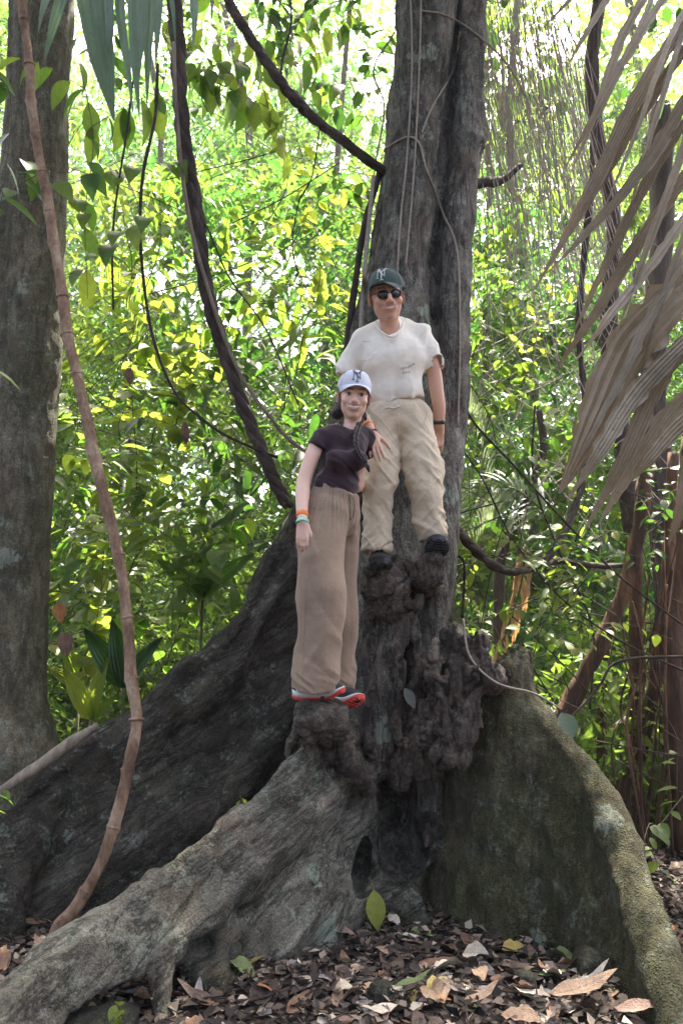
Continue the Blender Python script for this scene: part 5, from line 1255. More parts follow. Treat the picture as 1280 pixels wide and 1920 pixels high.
for k in range(90):
    x0, y0 = rnd.uniform(860, 1290), rnd.uniform(880, 1500); Y = rnd.uniform(4.8, 6.4); a = rnd.uniform(-1.5, 1.5); ln = rnd.uniform(80, 320)
    pts = [P(x0 + ln * u * math.sin(a) + 18 * math.sin(u * 3 + k), y0 + ln * u * math.cos(a), Y) for u in (0, .33, .66, 1)]
    gs.append(tubegeo(spline(pts, 4), rnd.uniform(.0016, .005), 4, caps=False))
link('tangled_twigs', mk('tangled_twigs', *join(gs)), M_twig, kind='stuff', label='fine dark twigs tangled through the forest behind')

# slender far trunks
for k, (px, Y, r_, wh) in enumerate(((262, 12, 7, 'between the grey trunk and the twisted liana'), (470, 14, 9, 'right of the twisted liana'), (590, 12, 7, 'left of the main trunk'), (905, 10, 8, 'just right of the main trunk'), (1000, 12.5, 9, 'behind the dry twig curtain'), (1160, 14, 11, 'behind the dry palm frond'))):
    pa = [(px + rnd.uniform(-90, 90), -150, Y, r_ * .6), (px + rnd.uniform(-50, 50), 250, Y + 1, r_ * .8), (px + rnd.uniform(-40, 40), 600, Y + .5, r_ * .9), (px, 1100, Y, r_)]
    woody('forest_tree', 'slender trunk far back in the leaves ' + wh, 'tree', pa, M_ltree, 8, .1, 6, group='slender trunks far back in the forest', down=True)

# ------------------------------------------------------------------ leafy plants one can tell apart
CX0 = {M_leaf.name: 'green', M_leafd.name: 'dark green'}
sprig('broad_leaf_branch', 'branch of large hanging green leaves beside the grey left trunk, upper left', 'branch', [(150, 120, 4.4), (175, 260, 4.4), (160, 400, 4.35), (165, 560, 4.3)], 44, .26, 'drop', M_leaf, rs=1, side=5, droop=.9)
sprig('broad_leaf_branch', 'branch of long ribbed leaves hanging between the palm tips and the twisted liana', 'branch', [(300, 60, 4.9), (360, 130, 4.8), (440, 170, 4.8), (520, 210, 4.8)], 60, .25, 'drop', M_leaf, rs=2, side=8, droop=.9, spread=1.2)
sprig('broad_leaf_branch', 'spray of pale green pointed leaves at top centre under the slanting liana', 'branch', [(470, 60, 5.2), (500, 190, 5.1), (540, 300, 5.1)], 46, .23, 'drop', M_leafy, rs=3, side=7, droop=.8, spread=1.2)
sprig('broad_leaf_branch', 'dark leaves overhanging the far upper left corner', 'branch', [(-30, 120, 4.1), (20, 180, 4.0), (10, 330, 4.0), (-10, 440, 4.0)], 14, .22, 'ovate', M_leafd, rs=4, side=2)
sprig('leafy_sapling', 'dark round-leaved sprig high against the sky, left of the trunk', 'sapling', [(640, -40, 4.9), (670, 40, 4.9), (690, 110, 4.9), (660, 200, 4.9)], 20, .11, 'round', M_leafd, rs=5, side=4)
sprig('leafy_sapling', 'dark green leaf cluster right beside the trunk where the slanting liana meets it', 'sapling', [(620, 330, 4.9), (650, 350, 4.9), (690, 380, 4.9)], 16, .12, 'ovate', M_leafd, rs=6, side=4)
for k, (x0, x1, Y, y1, kd, mt, wh) in enumerate(((130, 200, 5.6, 190, 'ovate', M_leafd, 'behind the green palm tips'), (400, 350, 5.8, 220, 'drop', M_leaf, 'right of the twisted liana'), (450, 520, 5.7, 150, 'ovate', M_leafd, 'at top centre'), (560, 600, 6.0, 230, 'drop', M_leaf, 'above the slanting liana'),
                                         (640, 690, 5.9, 250, 'ovate', M_leafd, 'between the slanting liana and the trunk'), (900, 930, 6.2, 260, 'ovate', M_leafd, 'right of the trunk top'), (1000, 960, 6.6, 220, 'drop', M_leaf, 'behind the dry twig curtain'), (1200, 1240, 6.4, 260, 'ovate', M_leafd, 'behind the dry palm'))):
    sprig('overhanging_branch', '%s leafy branch hanging from the top edge %s' % (CX0[mt.name], wh), 'branch', [(x0, -160, Y), ((x0 + x1) / 2, -20, Y), (x1, y1 * .5, Y), (x1 + 20, y1, Y)], 70, .2, kd, mt, rs=90 + k, side=9, spread=1.3, droop=.8)
SPOT = [(230, 640, 5.4, 'left of the twisted liana at the man’s head height'), (430, 560, 5.2, 'just right of the twisted liana'), (560, 640, 5.3, 'immediately left of the man’s shirt'), (330, 760, 5.2, 'under the sagging whip-like vine'),
      (150, 860, 5.6, 'right beside the grey trunk at mid height'), (450, 900, 5.3, 'above the rear buttress root'), (260, 980, 5.0, 'behind the cane stem'), (380, 1010, 5.0, 'in the notch above the rear root'),
      (130, 1010, 5.4, 'between the grey trunk and the cane'), (180, 1130, 5.0, 'above the pleated seedling'), (340, 1120, 4.9, 'low over the rear root'), (520, 780, 5.4, 'behind the woman’s back'), (600, 480, 5.3, 'left of the man’s cap'), (300, 420, 5.6, 'between the two hanging vines')]
KD = ['ovate', 'drop', 'lance', 'round', 'ovate', 'lance']; MT = [M_leaf, M_leafy, M_leafd, M_leaf, M_leafy, M_leaf]; TX = {'ovate': 'oval', 'drop': 'drooping', 'lance': 'narrow', 'round': 'rounded'}
CX = {M_leaf.name: 'bright green', M_leafy.name: 'yellow-green', M_leafd.name: 'dark green'}
for k, (px, py, Y, wh) in enumerate(SPOT):
    kd, mt = KD[k % 6], MT[(k * 5 + 1) % 6]
    sprig('leafy_shrub', '%s shrub with %s leaves %s' % (CX[mt.name], TX[kd], wh), 'shrub', [(px - 30, py + 130, Y), (px, py + 40, Y), (px + rnd.uniform(-30, 30), py - 50, Y), (px + rnd.uniform(-50, 50), py - 130, Y)], 90, .165 if kd != 'lance' else .24, kd, mt, rs=10 + k, side=11, spread=1.35, droop=.35)
SQ = [(905, 560, 5.6, 'right of the trunk at the man’s cap height'), (930, 700, 5.6, 'right of the man’s elbow'), (1000, 620, 6.0, 'below the dry twig curtain'), (900, 860, 5.3, 'right of the man’s trousers'), (980, 960, 5.2, 'above the sagging U-shaped liana'),
      (900, 1120, 5.2, 'right of the foot burls'), (1010, 1160, 5.0, 'behind the cut stump knob'), (1100, 880, 5.6, 'under the dry palm tips'), (1090, 1130, 5.3, 'left of the leaning dark trunk'), (960, 450, 6.0, 'upper right of the trunk'), (1230, 960, 5.2, 'against the right edge stems')]
for k, (px, py, Y, wh) in enumerate(SQ):
    kd, mt = KD[(k + 2) % 6], MT[(k * 5) % 6]
    sprig('leafy_shrub', '%s bush with small %s leaves %s' % (CX[mt.name], TX[kd], wh), 'shrub', [(px - 20, py + 110, Y), (px, py + 30, Y), (px + rnd.uniform(-30, 30), py - 50, Y), (px + rnd.uniform(-40, 40), py - 120, Y)], 80, .11 if kd != 'lance' else .15, kd, mt, rs=40 + k, side=11, spread=1.6, droop=.3)
sprig('glossy_vine', 'vine of small glossy blue-green leaves crossing the red stems', 'vine', [(1060, 1010, 4.6), (1120, 1040, 4.6), (1180, 1040, 4.6), (1240, 1060, 4.6)], 22, .075, 'ovate', M_leafd, rs=71, side=3)
sprig('glossy_vine', 'leafy creeper at the right edge above the dark ground', 'vine', [(1290, 1480, 4.4), (1250, 1530, 4.3), (1220, 1580, 4.2), (1250, 1660, 4.1)], 18, .11, 'ovate', M_leaf, rs=72, side=3)
sprig('leafy_seedling', 'small bright seedling at the bottom edge beside the prop root', 'seedling', [(226, 1925, 2.9), (222, 1900, 2.9), (218, 1885, 2.9)], 7, .07, 'ovate', M_leafy, rs=73)
sprig('leafy_seedling', 'blade-like green leaves poking in from the left edge below the dead branch', 'seedling', [(-40, 1540, 3.4), (-14, 1505, 3.4), (0, 1480, 3.4)], 6, .13, 'lance', M_leaf, rs=74)
sprig('leafy_seedling', 'two-leaved green sprout on top of the front root', 'seedling', [(455, 1516, 3.66), (452, 1500, 3.66), (450, 1486, 3.66)], 4, .1, 'lance', M_leaf, rs=75)
t = thing('green_leaf', 'single green leaf entering from the left edge at mid height', 'leaf', tuple(P(-20, 690, 2.4))); addleaf(t, P(-20, 690, 2.4), P(-20, 690, 2.4), (1, .1, -.4), .13, 'lance', M_leaf, name='blade')
t = thing('heart_leaf', 'blue-green heart-shaped leaf resting on the right buttress ridge', 'leaf', tuple(P(1052, 1336, 3.9))); addleaf(t, P(1052, 1336, 3.9), P(1052, 1336, 3.88), (.35, -.6, -.9), .13, 'round', M_palm, up=(.2, -1, .5), name='blade')
t = thing('heart_leaf', 'dark pointed leaf lodged between the central stems', 'leaf', tuple(P(758, 1290, 4.1))); addleaf(t, P(758, 1290, 4.1), P(758, 1290, 4.1), (.5, -.3, -.9), .12, 'ovate', plain('dull_grey_leaf', (.09, .09, .075), .7), up=(.2, -1, .5), name='blade')

# pleated fan leaves (young palms)
def fanleaf(parent, og, p, d, up, L, w, mat, seed=0, name='leaf'):
    n, m = 12, 12; V_ = []
    for i in range(n + 1):
        t_ = i / n; hw = w / 2 * math.sin(math.pi * min(1, t_ ** .75 * .98 + .02)) ** .8
        for j in range(m + 1):
            u = j / m * 2 - 1; V_.append((L * t_, u * hw, (.012 if j % 2 else -.012) * L * (1 - abs(u) * .4) + abs(u) * hw * .25 - L * .25 * t_ * t_))
    q = np.array([(i * (m + 1) + j, i * (m + 1) + j + 1, (i + 1) * (m + 1) + j + 1, (i + 1) * (m + 1) + j) for i in range(n) for j in range(m)])
    R = orient(d, np.array(up, dtype=float)); V_ = np.array(V_) @ R.T + np.asarray(p)
    return link(name, mk(name, V_, q, False, off=og), mat, parent)
for lab, base_, Y, mat, lv in (('pale green pleated palm seedling left of the cane above the left root', (172, 1350), 4.75, M_leafy, [(-.42, .95, .34), (.1, 1, .36), (.62, .75, .2)]),
                          ('bright pleated seedling behind the pale one near the grey trunk', (150, 1290), 5.1, M_leafy, [(-.3, 1, .3), (.25, 1, .32), (-.8, .6, .25)]),
                          ('dark blue-green pleated palm seedling behind the cane', (232, 1290), 4.8, M_leafd, [(-.5, .9, .42), (-.1, 1, .4), (.5, .9, .36)]),
                          ('long ribbed seedling leaves rising over the notch of the rear root', (380, 1120), 4.9, M_leaf, [(-.7, .7, .36), (.8, .9, .4), (.3, 1, .3)])):
    og = P(base_[0], base_[1], Y); t = thing('palm_seedling', lab, 'palm seedling', tuple(og))
    gd = np.array((og[0], og[1], gh(og[0], og[1]))); link('stem', mk('stem', *tubegeo([gd, (gd + og) / 2, og], .008, 6), off=og), M_stem, t)
    for k, (dx, dz, L) in enumerate(lv): fanleaf(t, og, og + (0, .01 * k, 0), (dx, -.25, dz), (-dz * .5 * np.sign(dx), -1, .3), L, L * .34, mat)
# feathery palm fronds behind
def frond(name, lab, path, n, L, mat, w=.03, gr=None, droop=.5, ang=.9, kind='palm frond', rs=1):
    r = random.Random(rs); pts = spline(np.array([P(*a) for a in path]), 8); og = pts[0]; t = thing(name, lab, kind, tuple(og), gr)
    link('rachis', mk('rachis', *tubegeo(pts, np.linspace(.008, .003, len(pts)), 6), off=og), M_stem, t)
    me = mk('leaflet', *leafgeo(1, w / L, .5, droop, 6, peak=.2, tip=.8)); me.materials.append(mat)
    for k in range(n):
        u = (k // 2 + .5) / (n / 2); i = min(len(pts) - 2, int(u * (len(pts) - 1))); tg = pts[i + 1] - pts[i]; tg /= np.linalg.norm(tg)
        sd = np.cross(tg, (0, -1, .3)); sd /= np.linalg.norm(sd); sd *= 1 if k % 2 else -1
        d = sd * ang + tg * .7 + np.array((0, 0, -.25 + r.uniform(-.1, .1)))
        o = bpy.data.objects.new('leaflet', me); COL.objects.link(o); o.parent = t
        o.matrix_local = Matrix.Translation(Vector(pts[i] - og)) @ Matrix(orient(d, np.array((0, -.6, 1.0))).tolist()).to_4x4() @ Matrix.Scale(L * (1 - .5 * u) * r.uniform(.9, 1.1), 4)
    return t
M_palmpale = leafmat('pale_palm_leaflet', (.1, .14, .1), (.15, .18, .13), ((.25, .35, .15), (.35, .42, .2)), tw=.4)  # pale leaflets, lighter than the green palm
M_palmdry = leafmat('dry_orange_leaflet', (.3, .17, .07), (.4, .26, .12), ((.4, .2, .08), (.5, .3, .12)), tw=.3)
frond('palm_frond', 'pale feathery palm frond right of the trunk at the man’s waist', [(850, 700, 5.6), (880, 720, 5.6), (920, 790, 5.6), (935, 880, 5.6)], 44, .34, M_palmpale, rs=1)
frond('palm_frond', 'silvery drooping palm frond above the sagging liana', [(1020, 960, 5.9), (960, 915, 5.9), (905, 930, 5.9), (870, 1000, 5.9)], 48, .4, M_palmpale, rs=2)
frond('palm_frond', 'dry orange palm frond hanging right of the foot burls', [(985, 1020, 5.7), (975, 1100, 5.7), (940, 1210, 5.7), (925, 1260, 5.7)], 36, .32, M_palmdry, rs=3, ang=.4)
frond('palm_frond', 'feathery palm frond in the sunlit foliage left of the hanging vines', [(190, 470, 6.6), (240, 500, 6.6), (270, 580, 6.6), (280, 660, 6.6)], 44, .4, M_leafy, rs=4)
# ------------------------------------------------------------------ big palm leaves in the foreground
def strip(pts, w, fold=.3, seed=0, n=10, ribs=4, ragged=.0, twist=0.0, thick=.0015):
    """long palm leaflet: pts 3D path, w = half widths along it; pleated across"""
    r = random.Random(seed); q = spline(pts, n); m = len(q); hw = np.interp(np.linspace(0, 1, m), np.linspace(0, 1, len(w)), w)
    tg = np.gradient(q, axis=0); tg /= np.linalg.norm(tg, axis=1, keepdims=True)
    V_ = []; k = 2 * ribs
    for i in range(m):
        view = np.array((0, 1.0, .1)); s = np.cross(tg[i], view); s /= np.linalg.norm(s); nn = np.cross(s, tg[i])
        a = twist * (i / m - .3) + .25 * math.sin(seed * 1.7 + i * .09); s, nn = s * math.cos(a) + nn * math.sin(a), nn * math.cos(a) - s * math.sin(a)
        for j in range(k + 1):
            u = j / k * 2 - 1; e = hw[i] * (1 + (ragged * r.uniform(-1, 1) if abs(u) == 1 else 0))
            V_.append(q[i] + s * u * e + nn * (fold * abs(u) * hw[i] + (.10 if j % 2 else -.10) * hw[i]))
    qd = np.array([(i * (k + 1) + j, i * (k + 1) + j + 1, (i + 1) * (k + 1) + j + 1, (i + 1) * (k + 1) + j) for i in range(m - 1) for j in range(k)])
    return np.array(V_), [qd]
def palmmat(name, a, b, c, tr, tw):
    t = NT(name); oi = t.n('ObjectInfo'); n1 = t.noise(3, 5, .6); n2 = t.noise(30, 4, .6)
    col = t.ramp(t.math('ADD', t.math('MULTIPLY', n1, .7), t.math('MULTIPLY', oi.outputs['Random'], .3)), [(.3, a), (.5, b), (.68, c)])
    col = t.mix(.5, col, t.ramp(n2, [(.3, .7), (.7, 1.25)]), 'MULTIPLY'); spk = t.vor(28); col = t.mix(t.ramp(spk, [(.05, .8), (.12, 0.0)]), col, (.06, .045, .03))
    t.base(col, .6, .3); t.bump(n2, .3, .004)
    x = t.n('BsdfTranslucent'); x.inputs[0].default_value = (*tr, 1); m = t.n('MixShader'); m.inputs[0].default_value = tw; t.l(t.b.outputs[0], m.inputs[1]); t.l(x.outputs[0], m.inputs[2]); t.l(m.outputs[0], t.out.inputs[0]); return t.m
M_dry = palmmat('dry_palm', (.1, .088, .056), (.2, .172, .12), (.34, .31, .24), (.3, .2, .1), .18)
M_gp = palmmat('green_palm', (.08, .12, .09), (.13, .18, .135), (.2, .25, .2), (.14, .24, .09), .3)
og = P(1420, 300, 2.3); DP = thing('dry_palm_frond', 'huge dead palm frond with long grey-brown leaflets hanging in from the right', 'palm frond', tuple(og))
ra = spline([P(1330, -520, 2.3), P(1390, -150, 2.3), P(1430, 250, 2.3), P(1440, 650, 2.3), P(1420, 950, 2.3)], 8)
link('rachis', mk('rachis', *tubegeo(ra, np.linspace(.022, .012, len(ra)), 8), off=og), M_log, DP)
# start, middle, tip in photo pixels + half width px
LF = [((1340, -260), (1150, -20), (1060, 130), 10), ((1350, -200), (1170, 60), (1062, 340), 13), ((1370, -140), (1200, 60), (1050, 330), 12), ((1380, -80), (1190, 190), (1000, 545), 20), ((1390, -20), (1230, 170), (1030, 500), 15),
      ((1400, 40), (1215, 300), (1022, 515), 18), ((1410, 110), (1240, 290), (1060, 655), 15), ((1420, 180), (1200, 450), (1036, 700), 19), ((1425, 240), (1240, 470), (1068, 690), 14), ((1430, 300), (1230, 570), (1075, 870), 16),
      ((1435, 420), (1190, 640), (1048, 925), 52), ((1440, 520), (1200, 730), (1062, 940), 26), ((1440, 560), (1250, 690), (1088, 1008), 26), ((1440, 640), (1250, 780), (1120, 985), 22), ((1440, 700), (1270, 800), (1180, 905), 24),
      ((1436, 780), (1300, 850), (1252, 1022), 28), ((1432, 860), (1330, 900), (1290, 1060), 24), ((1385, -100), (1260, 60), (1120, 420), 8), ((1350, -240), (1230, -20), (1105, 260), 8), ((1360, -170), (1280, 60), (1160, 470), 9), ((1380, 0), (1290, 250), (1150, 640), 12),
      ((1340, -300), (1120, -60), (1010, 60), 7), ((1400, 150), (1290, 420), (1200, 700), 12)]
for k, (a, b, c, hw) in enumerate(LF):
    Y = 2.3 + .05 * math.sin(k * 2.1); pts = [P(a[0], a[1], 2.3), P(a[0] * .45 + b[0] * .55, a[1] * .45 + b[1] * .55 - 14, Y - .02), P(b[0], b[1], Y - .06), P((b[0] + c[0]) / 2 + rnd.uniform(-6, 6), (b[1] + c[1]) / 2 + 4, Y - .09), P(c[0], c[1], Y - .06)]
    h = hw * (.7 if hw < 40 else .9) * mpp(pts[2]); g = strip(pts, [h * .5, h * .9, h * 1.0, h * .8, h * .04], .22, k, 9, 5 if hw > 14 else 2, .22, rnd.uniform(-.8, .8))
    link('leaflet', mk('leaflet', *g, smooth=False, off=og), M_dry, DP)
og = P(200, -260, 2.2); GP = thing('green_palm_frond', 'tips of a blue-green palm leaf hanging in from the top left', 'palm frond', tuple(og))
link('rachis', mk('rachis', *tubegeo([P(60, -300, 2.25), P(220, -270, 2.2), P(420, -300, 2.25)], .014, 8), off=og), M_palm, GP)
for k, (a, b, c, hw) in enumerate([((120, -280), (128, -60), (84, 112), 17), ((170, -270), (172, -20), (214, 226), 31), ((100, -290), (98, -40), (72, 60), 8), ((215, -270), (225, 20), (250, 215), 10), ((240, -270), (248, -10), (262, 226), 12), ((262, -270), (268, 0), (258, 170), 8),
                                   ((285, -275), (283, 10), (276, 205), 9), ((310, -280), (300, -30), (292, 130), 9), ((350, -285), (356, -60), (362, 95), 10), ((380, -290), (392, -90), (396, 48), 7), ((300, -280), (312, -60), (330, 90), 6), ((195, -270), (204, 0), (200, 120), 10)]):
    Y = 2.2 + .04 * math.sin(k * 2.3); pts = [P(a[0], a[1], 2.22), P((a[0] + b[0]) / 2, (a[1] + b[1]) / 2, Y), P(b[0], b[1], Y - .04), P((b[0] + c[0]) / 2 + rnd.uniform(-3, 6), (b[1] + c[1]) / 2, Y - .06), P(c[0], c[1], Y - .04)]
    h = hw * mpp(pts[2]); link('leaflet', mk('leaflet', *strip(pts, [h * .6, h, h, h * .75, h * .05], .25, k + 50, 9, 4 if hw > 14 else 2, .02, rnd.uniform(-.5, .5)), smooth=False, off=og), M_gp, GP)

# ------------------------------------------------------------------ forest floor: dead leaves, stones, sticks
def dryleafmat(name, a, b, gl=.65):
    t = NT(name); n1 = t.noise(3.2, 5, .65); n2 = t.noise(16, 4, .6); c = t.mix(.45, t.ramp(n1, [(.32, a), (.62, b)]), t.ramp(n2, [(.3, .55), (.7, 1.25)]), 'MULTIPLY')
    sx = t.n('SeparateXYZ'); t.l(t.coord(), sx.inputs[0]); v = t.math('ABSOLUTE', sx.outputs[1]); c = t.mix(t.ramp(v, [(.006, .5), (.014, 0.0)]), c, tuple(x * .6 for x in a))
    w = t.n('TexWave'); w.inputs['Scale'].default_value = 7; w.bands_direction = 'X'; mp = t.n('Mapping'); cb = t.n('CombineXYZ'); t.l(t.math('SUBTRACT', sx.outputs[0], v), cb.inputs[0]); t.l(cb.outputs[0], w.inputs['Vector'])
    c = t.mix(.12, c, t.ramp(w.outputs['Fac'], [(.0, .7), (.15, 1.0)]), 'MULTIPLY')
    t.base(c, gl, .4); t.bump(t.math('ADD', n2, t.math('MULTIPLY', w.outputs['Fac'], .15)), .5, .03); return t.m
DC = [('tan', (.27, .17, .1), (.42, .29, .19)), ('pale beige', (.4, .33, .24), (.6, .52, .4)), ('brown', (.1, .055, .032), (.2, .115, .07)), ('dark brown', (.045, .03, .022), (.09, .06, .045)), ('pinkish brown', (.2, .12, .09), (.3, .19, .14)),
      ('grey', (.15, .13, .12), (.27, .24, .22)), ('rusty orange', (.28, .1, .035), (.42, .18, .06)), ('ochre yellow', (.34, .24, .06), (.46, .36, .12)), ('dull green', (.09, .12, .04), (.17, .21, .08))]
DM = [dryleafmat('dead_leaf_' + c[0].replace(' ', '_'), tuple(x * 1.08 for x in c[1]), tuple(min(.8, x * 1.08) for x in c[2])) for c in DC]
SH = []
for s_ in range(9):
    r = random.Random(s_ * 5 + 2)
    w = r.choice((.36, .42, .5, .6)); fold = r.choice((.1, .35, .6, .9, -.3)); dr = r.choice((-.5, -.2, .2, .5, .8)); g = leafgeo(1, w, fold, dr, 10, r.choice((1.0, 1.3)), .07, s_)
    v = g[0]; v[:, 2] += .04 * np.sin(v[:, 0] * 6 + s_) * (np.abs(v[:, 1]) > .01); SH.append((g, fold, dr))
MS = {}
def dryleaf(k, s_):
    if (k, s_) not in MS:
        me = mk('fallen_leaf', *SH[s_][0]); me.materials.append(DM[k]); MS[k, s_] = me
    return MS[k, s_]
def blocked(x, y, z=.0):
    for b in tb:
        h = b.ray_cast(Vector((x, y, z + 3.0)), Vector((0, 0, -1)), 3.0)
        if h[0] is not None:
            # under an arch is fine, inside wood is not
            g = b.ray_cast(Vector((x, y, z + .03)), Vector((0, -1, .02)), .06)
            if h[0][2] < z + .22 or g[0] is not None: return True
            c = b.find_nearest(Vector((x, y, z + .03)))
            if c[0] is not None and (Vector((x, y, z + .03)) - c[0]).dot(c[1]) < 0: return True
    return False
def shape_word(s_):
    g, fold, dr = SH[s_]; return 'folded' if fold > .5 else 'curled' if abs(dr) > .4 else 'flat'
def where(px, py):
    row = 'at bottom edge' if py > 1880 else 'in front litter' if py > 1820 else 'in middle litter' if py > 1760 else 'close under the hollow'
    colm = 'behind the front root' if px < 180 and py < 1800 else 'left of the prop root' if px < 280 else 'beside the prop root' if px < 400 else 'left of centre' if px < 560 else 'near centre' if px < 740 else 'right of centre' if px < 920 else 'under the mossy buttress' if px < 1100 else 'by the right root'
    return row + ' ' + colm
def place(me, x, y, L, yaw, tilt, roll, up=.012):
    o = bpy.data.objects.new('fallen_leaf', me); COL.objects.link(o)
    o.matrix_world = Matrix.Translation((x, y, gh(x, y) + up)) @ Matrix.Rotation(yaw, 4, 'Z') @ Matrix.Rotation(tilt, 4, 'Y') @ Matrix.Rotation(roll, 4, 'X') @ Matrix.Scale(L, 4)
    return o
def ground_at(px, py):
    d = P(px, py, 3.0) - CAMV; t_ = -CAMH / d[2]; q = CAMV + d * t_; return q
wt_ = [3, 2.6, 4, 4, 2.4, 3, .8, .5, .7]; cnt = 0; tries = 0; rl = random.Random(99); spots = []
while cnt < 290 and tries < 3000:
    tries += 1; px, py = rl.uniform(-10, 1270), rl.uniform(1690, 1935)
    g = ground_at(px, py)
    if blocked(g[0], g[1], gh(g[0], g[1])): continue
    k = rl.choices(range(9), wt_)[0]; s_ = rl.randrange(9); L = .06 + .13 * rl.random() ** 1.3 * (1.15 if py > 1800 else 1)
    o = place(dryleaf(k, s_), g[0], g[1], L, rl.uniform(0, 6.28), rl.uniform(-.22, .22), rl.uniform(-.4, .4), .01 + .015 * rl.random()); cnt += 1
    spots.append((px, o, '%s %s %s dead leaf %s' % ('small' if L < .09 else 'large' if L > .135 else 'mid-sized', shape_word(s_), DC[k][0], where(px, py)))); o['category'] = 'fallen leaf'; o['group'] = 'dead leaves littering the ground'
spots.sort(key=lambda z: z[0]); seen = {}
for px, o, lb in spots: seen.setdefault(lb, []).append(o)
ORD = {1: ('',), 2: (', left one', ', right one'), 3: (', leftmost', ', middle', ', rightmost'), 4: (', leftmost', ', second', ', third', ', rightmost')}
for lb, os_ in seen.items():
    for i, o in enumerate(os_): o['label'] = lb + ORD[min(4, len(os_))][min(i, 3)]
# the leaves that stand out
def special(px, py, k, s_, L, yaw, tilt, roll, label, up=.03, cat='fallen leaf'):
    g = ground_at(px, py); o = place(dryleaf(k, s_), g[0], g[1], L, yaw, tilt, roll, up); o['label'] = label; o['category'] = cat; return o
special(1030, 1893, 0, 0, .23, .15, .0, .2, 'largest crumpled tan leaf at the bottom right', .05); special(1150, 1900, 4, 4, .15, -.3, .1, .3, 'broken pinkish leaf right of the largest tan leaf', .05)
special(940, 1785, 7, 1, .2, .2, -.05, .3, 'broad ochre leaf below the mossy buttress', .04); special(1030, 1795, 8, 2, .18, -.45, .0, -.2, 'yellow-green spotted leaf beside the ochre leaf', .05)
special(868, 1810, 1, 3, .13, -.8, -.3, .6, 'cream curled leaf standing up right of centre', .05); special(1050, 1850, 8, 6, .1, .0, 0, 0, 'small green leaf under the spotted leaf', .03)
special(600, 1775, 4, 5, .17, .2, -.1, .2, 'long pink-tan leaf below the hollow', .04); special(700, 1800, 0, 8, .18, -.2, .0, .1, 'long tan leaf in the centre of the litter', .04); special(480, 1870, 6, 7, .16, .1, 0, -.2, 'coppery leaf in the left front litter', .04)
special(740, 1885, 8, 0, .13, .3, 0, 0, 'grey-green leaf at the bottom centre', .05); special(430, 1838, 8, 2, .14, -.3, 0, .1, 'narrow green leaf right of the prop root', .04); special(640, 1895, 1, 1, .17, 1.0, 0, .2, 'ragged cream leaf at the bottom centre-left', .05)
# upright yellow-green leaf
M_yl = leafmat('fresh_yellow_leaf', (.3, .32, .06), (.36, .36, .08), ((.4, .42, .1), (.45, .45, .12)), tw=.3)
g = P(700, 1668, 3.95); t = thing('yellow_leaf', 'fresh yellow-green leaf propped upright in front of the hollow', 'leaf', tuple(g))
addleaf(t, g, g, (.12, -.12, -1), .19, 'ovate', M_yl, up=(.1, -1, 0), name='blade'); link('stalk', mk('stalk', *tubegeo([(0, 0, 0), (-.008, .01, .03), (-.02, .02, .05)], .0016, 5)), M_yl, t)
# fine litter and twigs, too many to count
R_ = np.random.RandomState(77); n = 30000; C_ = np.stack([R_.uniform(-2.2, 2.2, n), R_.uniform(2.2, 6.5, n), np.zeros(n)], 1); C_[:, 2] = gz(C_[:, 0], C_[:, 1]) + R_.uniform(.0, .03, n)
a = R_.uniform(0, 6.283, n); d = np.stack([np.cos(a), np.sin(a), R_.normal(0, .3, n)], 1); d /= np.linalg.norm(d, axis=1, keepdims=True)
up = np.stack([R_.normal(0, .4, n), R_.normal(0, .4, n), np.ones(n)], 1); s = np.cross(up, d); s /= np.linalg.norm(s, axis=1, keepdims=True); nn = np.cross(d, s); L = (R_.uniform(.01, .07, n) ** 1.0)[:, None]; w = L * R_.uniform(.12, .5, n)[:, None]
V_ = np.stack([C_, C_ + d * L * .45 + s * w + nn * L * .12, C_ + d * L, C_ + d * L * .45 - s * w + nn * L * R_.uniform(-.2, .3, n)[:, None]], 1).reshape(-1, 3); i = np.arange(n)[:, None] * 4; T = np.concatenate([i + (0, 1, 2), i + (0, 2, 3)], 1).reshape(-1, 3)
t = NT('litter_crumbs'); t.base(t.ramp(t.attr(), [(.0, (.014, .011, .009)), (.3, (.065, .05, .038)), (.58, (.2, .15, .11)), (1, (.5, .42, .32))]), .8, .3)
link('litter', mk('litter', V_, [T], False, np.repeat(R_.beta(1.1, 2.2, n), 4)), t.m, kind='stuff', label='fine crumbled leaf litter covering the soil')
gs = []
for k in range(420):
    x, y = rl.uniform(-2, 2), rl.uniform(2.6, 5.2); a = rl.uniform(0, 6.28); L = rl.uniform(.05, .3); b = rl.uniform(-.4, .4)
    pts = [(x + math.cos(a + b * u) * L * u, y + math.sin(a + b * u) * L * u, gh(x, y) + .012 + .02 * math.sin(u * 3) + .01 * rl.random()) for u in (0, .5, 1)]
    gs.append(tubegeo(pts, rl.uniform(.0012, .004), 4, caps=False))
link('litter_twigs', mk('litter_twigs', *join(gs)), M_twig, kind='stuff', label='small broken twigs scattered through the litter')
# leaf litter behind, sunlit
R_ = np.random.RandomState(78); n = 16000; C_ = np.stack([R_.uniform(-6, 7, n), R_.uniform(4.6, 14, n), np.zeros(n)], 1); C_[:, 2] = gz(C_[:, 0], C_[:, 1]) + .02
V_, T, ti = cloud(C_, .12, 12, droop=.0, flat=.3); t = NT('far_litter_leaves'); t.base(t.ramp(t.attr(), [(.1, (.05, .03, .02)), (.5, (.18, .11, .07)), (.9, (.4, .33, .25))]), .7, .3)
link('far_litter', mk('far_litter', V_, T, False, ti), t.m, kind='stuff', label='dead leaves carpeting the ground behind the roots')
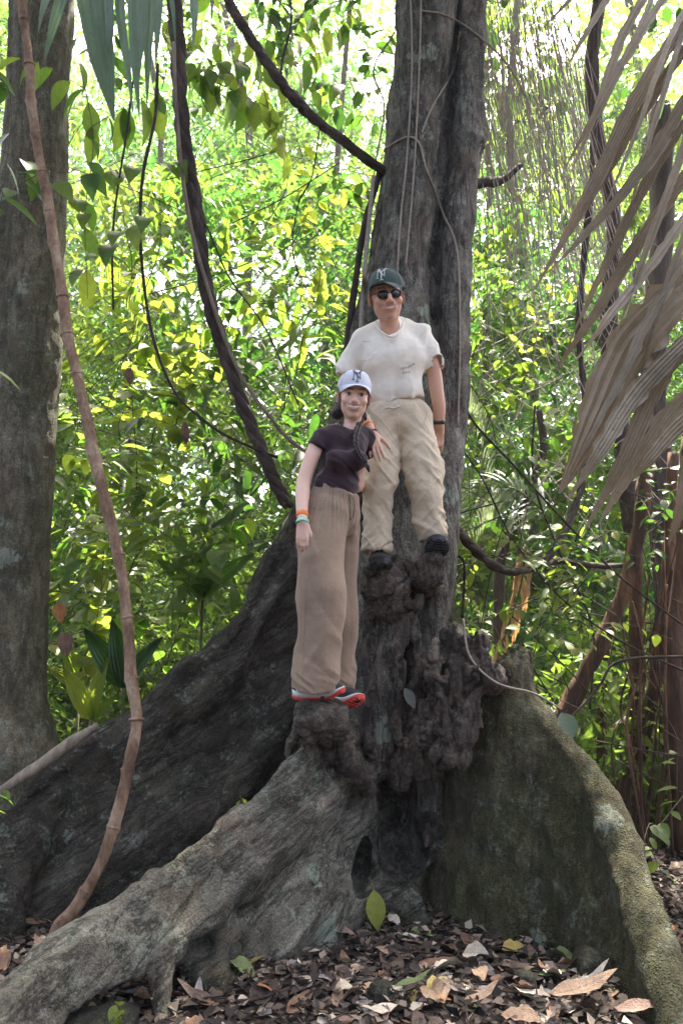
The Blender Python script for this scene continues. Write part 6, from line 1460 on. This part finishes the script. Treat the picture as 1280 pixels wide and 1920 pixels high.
# stones
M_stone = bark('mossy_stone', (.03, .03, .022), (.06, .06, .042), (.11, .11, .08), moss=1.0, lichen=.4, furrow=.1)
for k, (px, py, rx, ry, lab) in enumerate(((716, 1858, .055, .045, 'mossy square-shouldered stone in the centre of the leaf litter'), (985, 1822, .045, .04, 'rounded mossy stone half buried below the ochre leaf'), (1085, 1700, .085, .08, 'dark green boulder wedged against the mossy buttress foot'),
                               (1110, 1800, .09, .09, 'dark mossy boulder beside the right root foot'), (190, 1915, .13, .06, 'flat mossy stone under the front root at the bottom left'), (415, 1800, .09, .08, 'mud-covered lump under the arch of the front root'))):
    g = ground_at(px, min(py + 20, 1930)); r = rl.uniform
    b = ballgeo((0, 0, 0), (1, 1, 1), nu=22, nv=14); v = b[0]; v = v * (1 + .2 * fbm(v + k * 7, 1.6, 4, 5, .6)[:, None]); v = np.clip(v, -.86, .86) * (rx, rx * .9, ry)
    o = link('stone', mk('stone', v, b[1]), M_stone); o.location = (g[0], g[1], gh(g[0], g[1]) + ry * .35); o['label'] = lab; o['category'] = 'stone'
for k, (a, b, c, rp, lab) in enumerate((((395, 1888), (470, 1884), (545, 1872), 4, 'dark thin stick lying across the left of the leaf litter'), ((660, 1745), (720, 1740), (750, 1728), 4, 'short dark stick under the propped yellow leaf'), ((860, 1776), (930, 1772), (1010, 1770), 3, 'pale stick lying below the mossy buttress'),
                                         ((700, 1790), (745, 1765), (790, 1738), 5, 'crooked dark root piece right of the yellow leaf'), ((1180, 1640), (1250, 1690), (1300, 1730), 9, 'dark log lying beyond the right buttress at the frame edge'))):
    pts = [ground_at(*x) for x in (a, b, c)]
    for q_ in pts: q_[2] = gh(q_[0], q_[1]) + .02
    o = link('stick', mk('stick', *tubegeo(spline(pts, 5), rp * .0017, 7, rough=.2, seed=k), off=pts[1]), M_liana); o.location = tuple(pts[1]); o['label'] = lab; o['category'] = 'stick'
# crumpled dead leaves caught in the left foliage
for k, (px, py, Y, L, lab) in enumerate(((110, 1130, 4.7, .13, 'shrivelled orange-brown leaf hanging by the grey trunk'), (120, 1185, 4.7, .15, 'large dried brown leaf drooping below the shrivelled one'), (240, 690, 4.9, .12, 'small rusty dead leaf caught high in the left foliage'), (345, 790, 4.9, .15, 'dried brown leaf caught under the whip-like vine'))):
    og = P(px, py, Y); t = thing('dead_leaf', lab, 'dead leaf', tuple(og)); o = bpy.data.objects.new('blade', dryleaf((6, 2, 2, 2)[k], (3, 5, 1, 7)[k])); COL.objects.link(o); o.parent = t
    o.matrix_local = Matrix(orient((.3, -.3, -1), np.array((.3, -1, .2))).tolist()).to_4x4() @ Matrix.Scale(L, 4)

# ------------------------------------------------------------------ the humid air of the forest
hz = boxgeo((-46, -18, -1.6), (46, 66, 24)); t = NT('humid_air'); t.t.nodes.remove(t.b); pv = t.n('VolumePrincipled')
pv.inputs['Color'].default_value = (.9, .95, 1, 1); pv.inputs['Density'].default_value = .0014; pv.inputs['Anisotropy'].default_value = .3; t.l(pv.outputs[0], t.out.inputs['Volume'])
link('haze', mk('haze', *hz, smooth=False), t.m, kind='stuff')
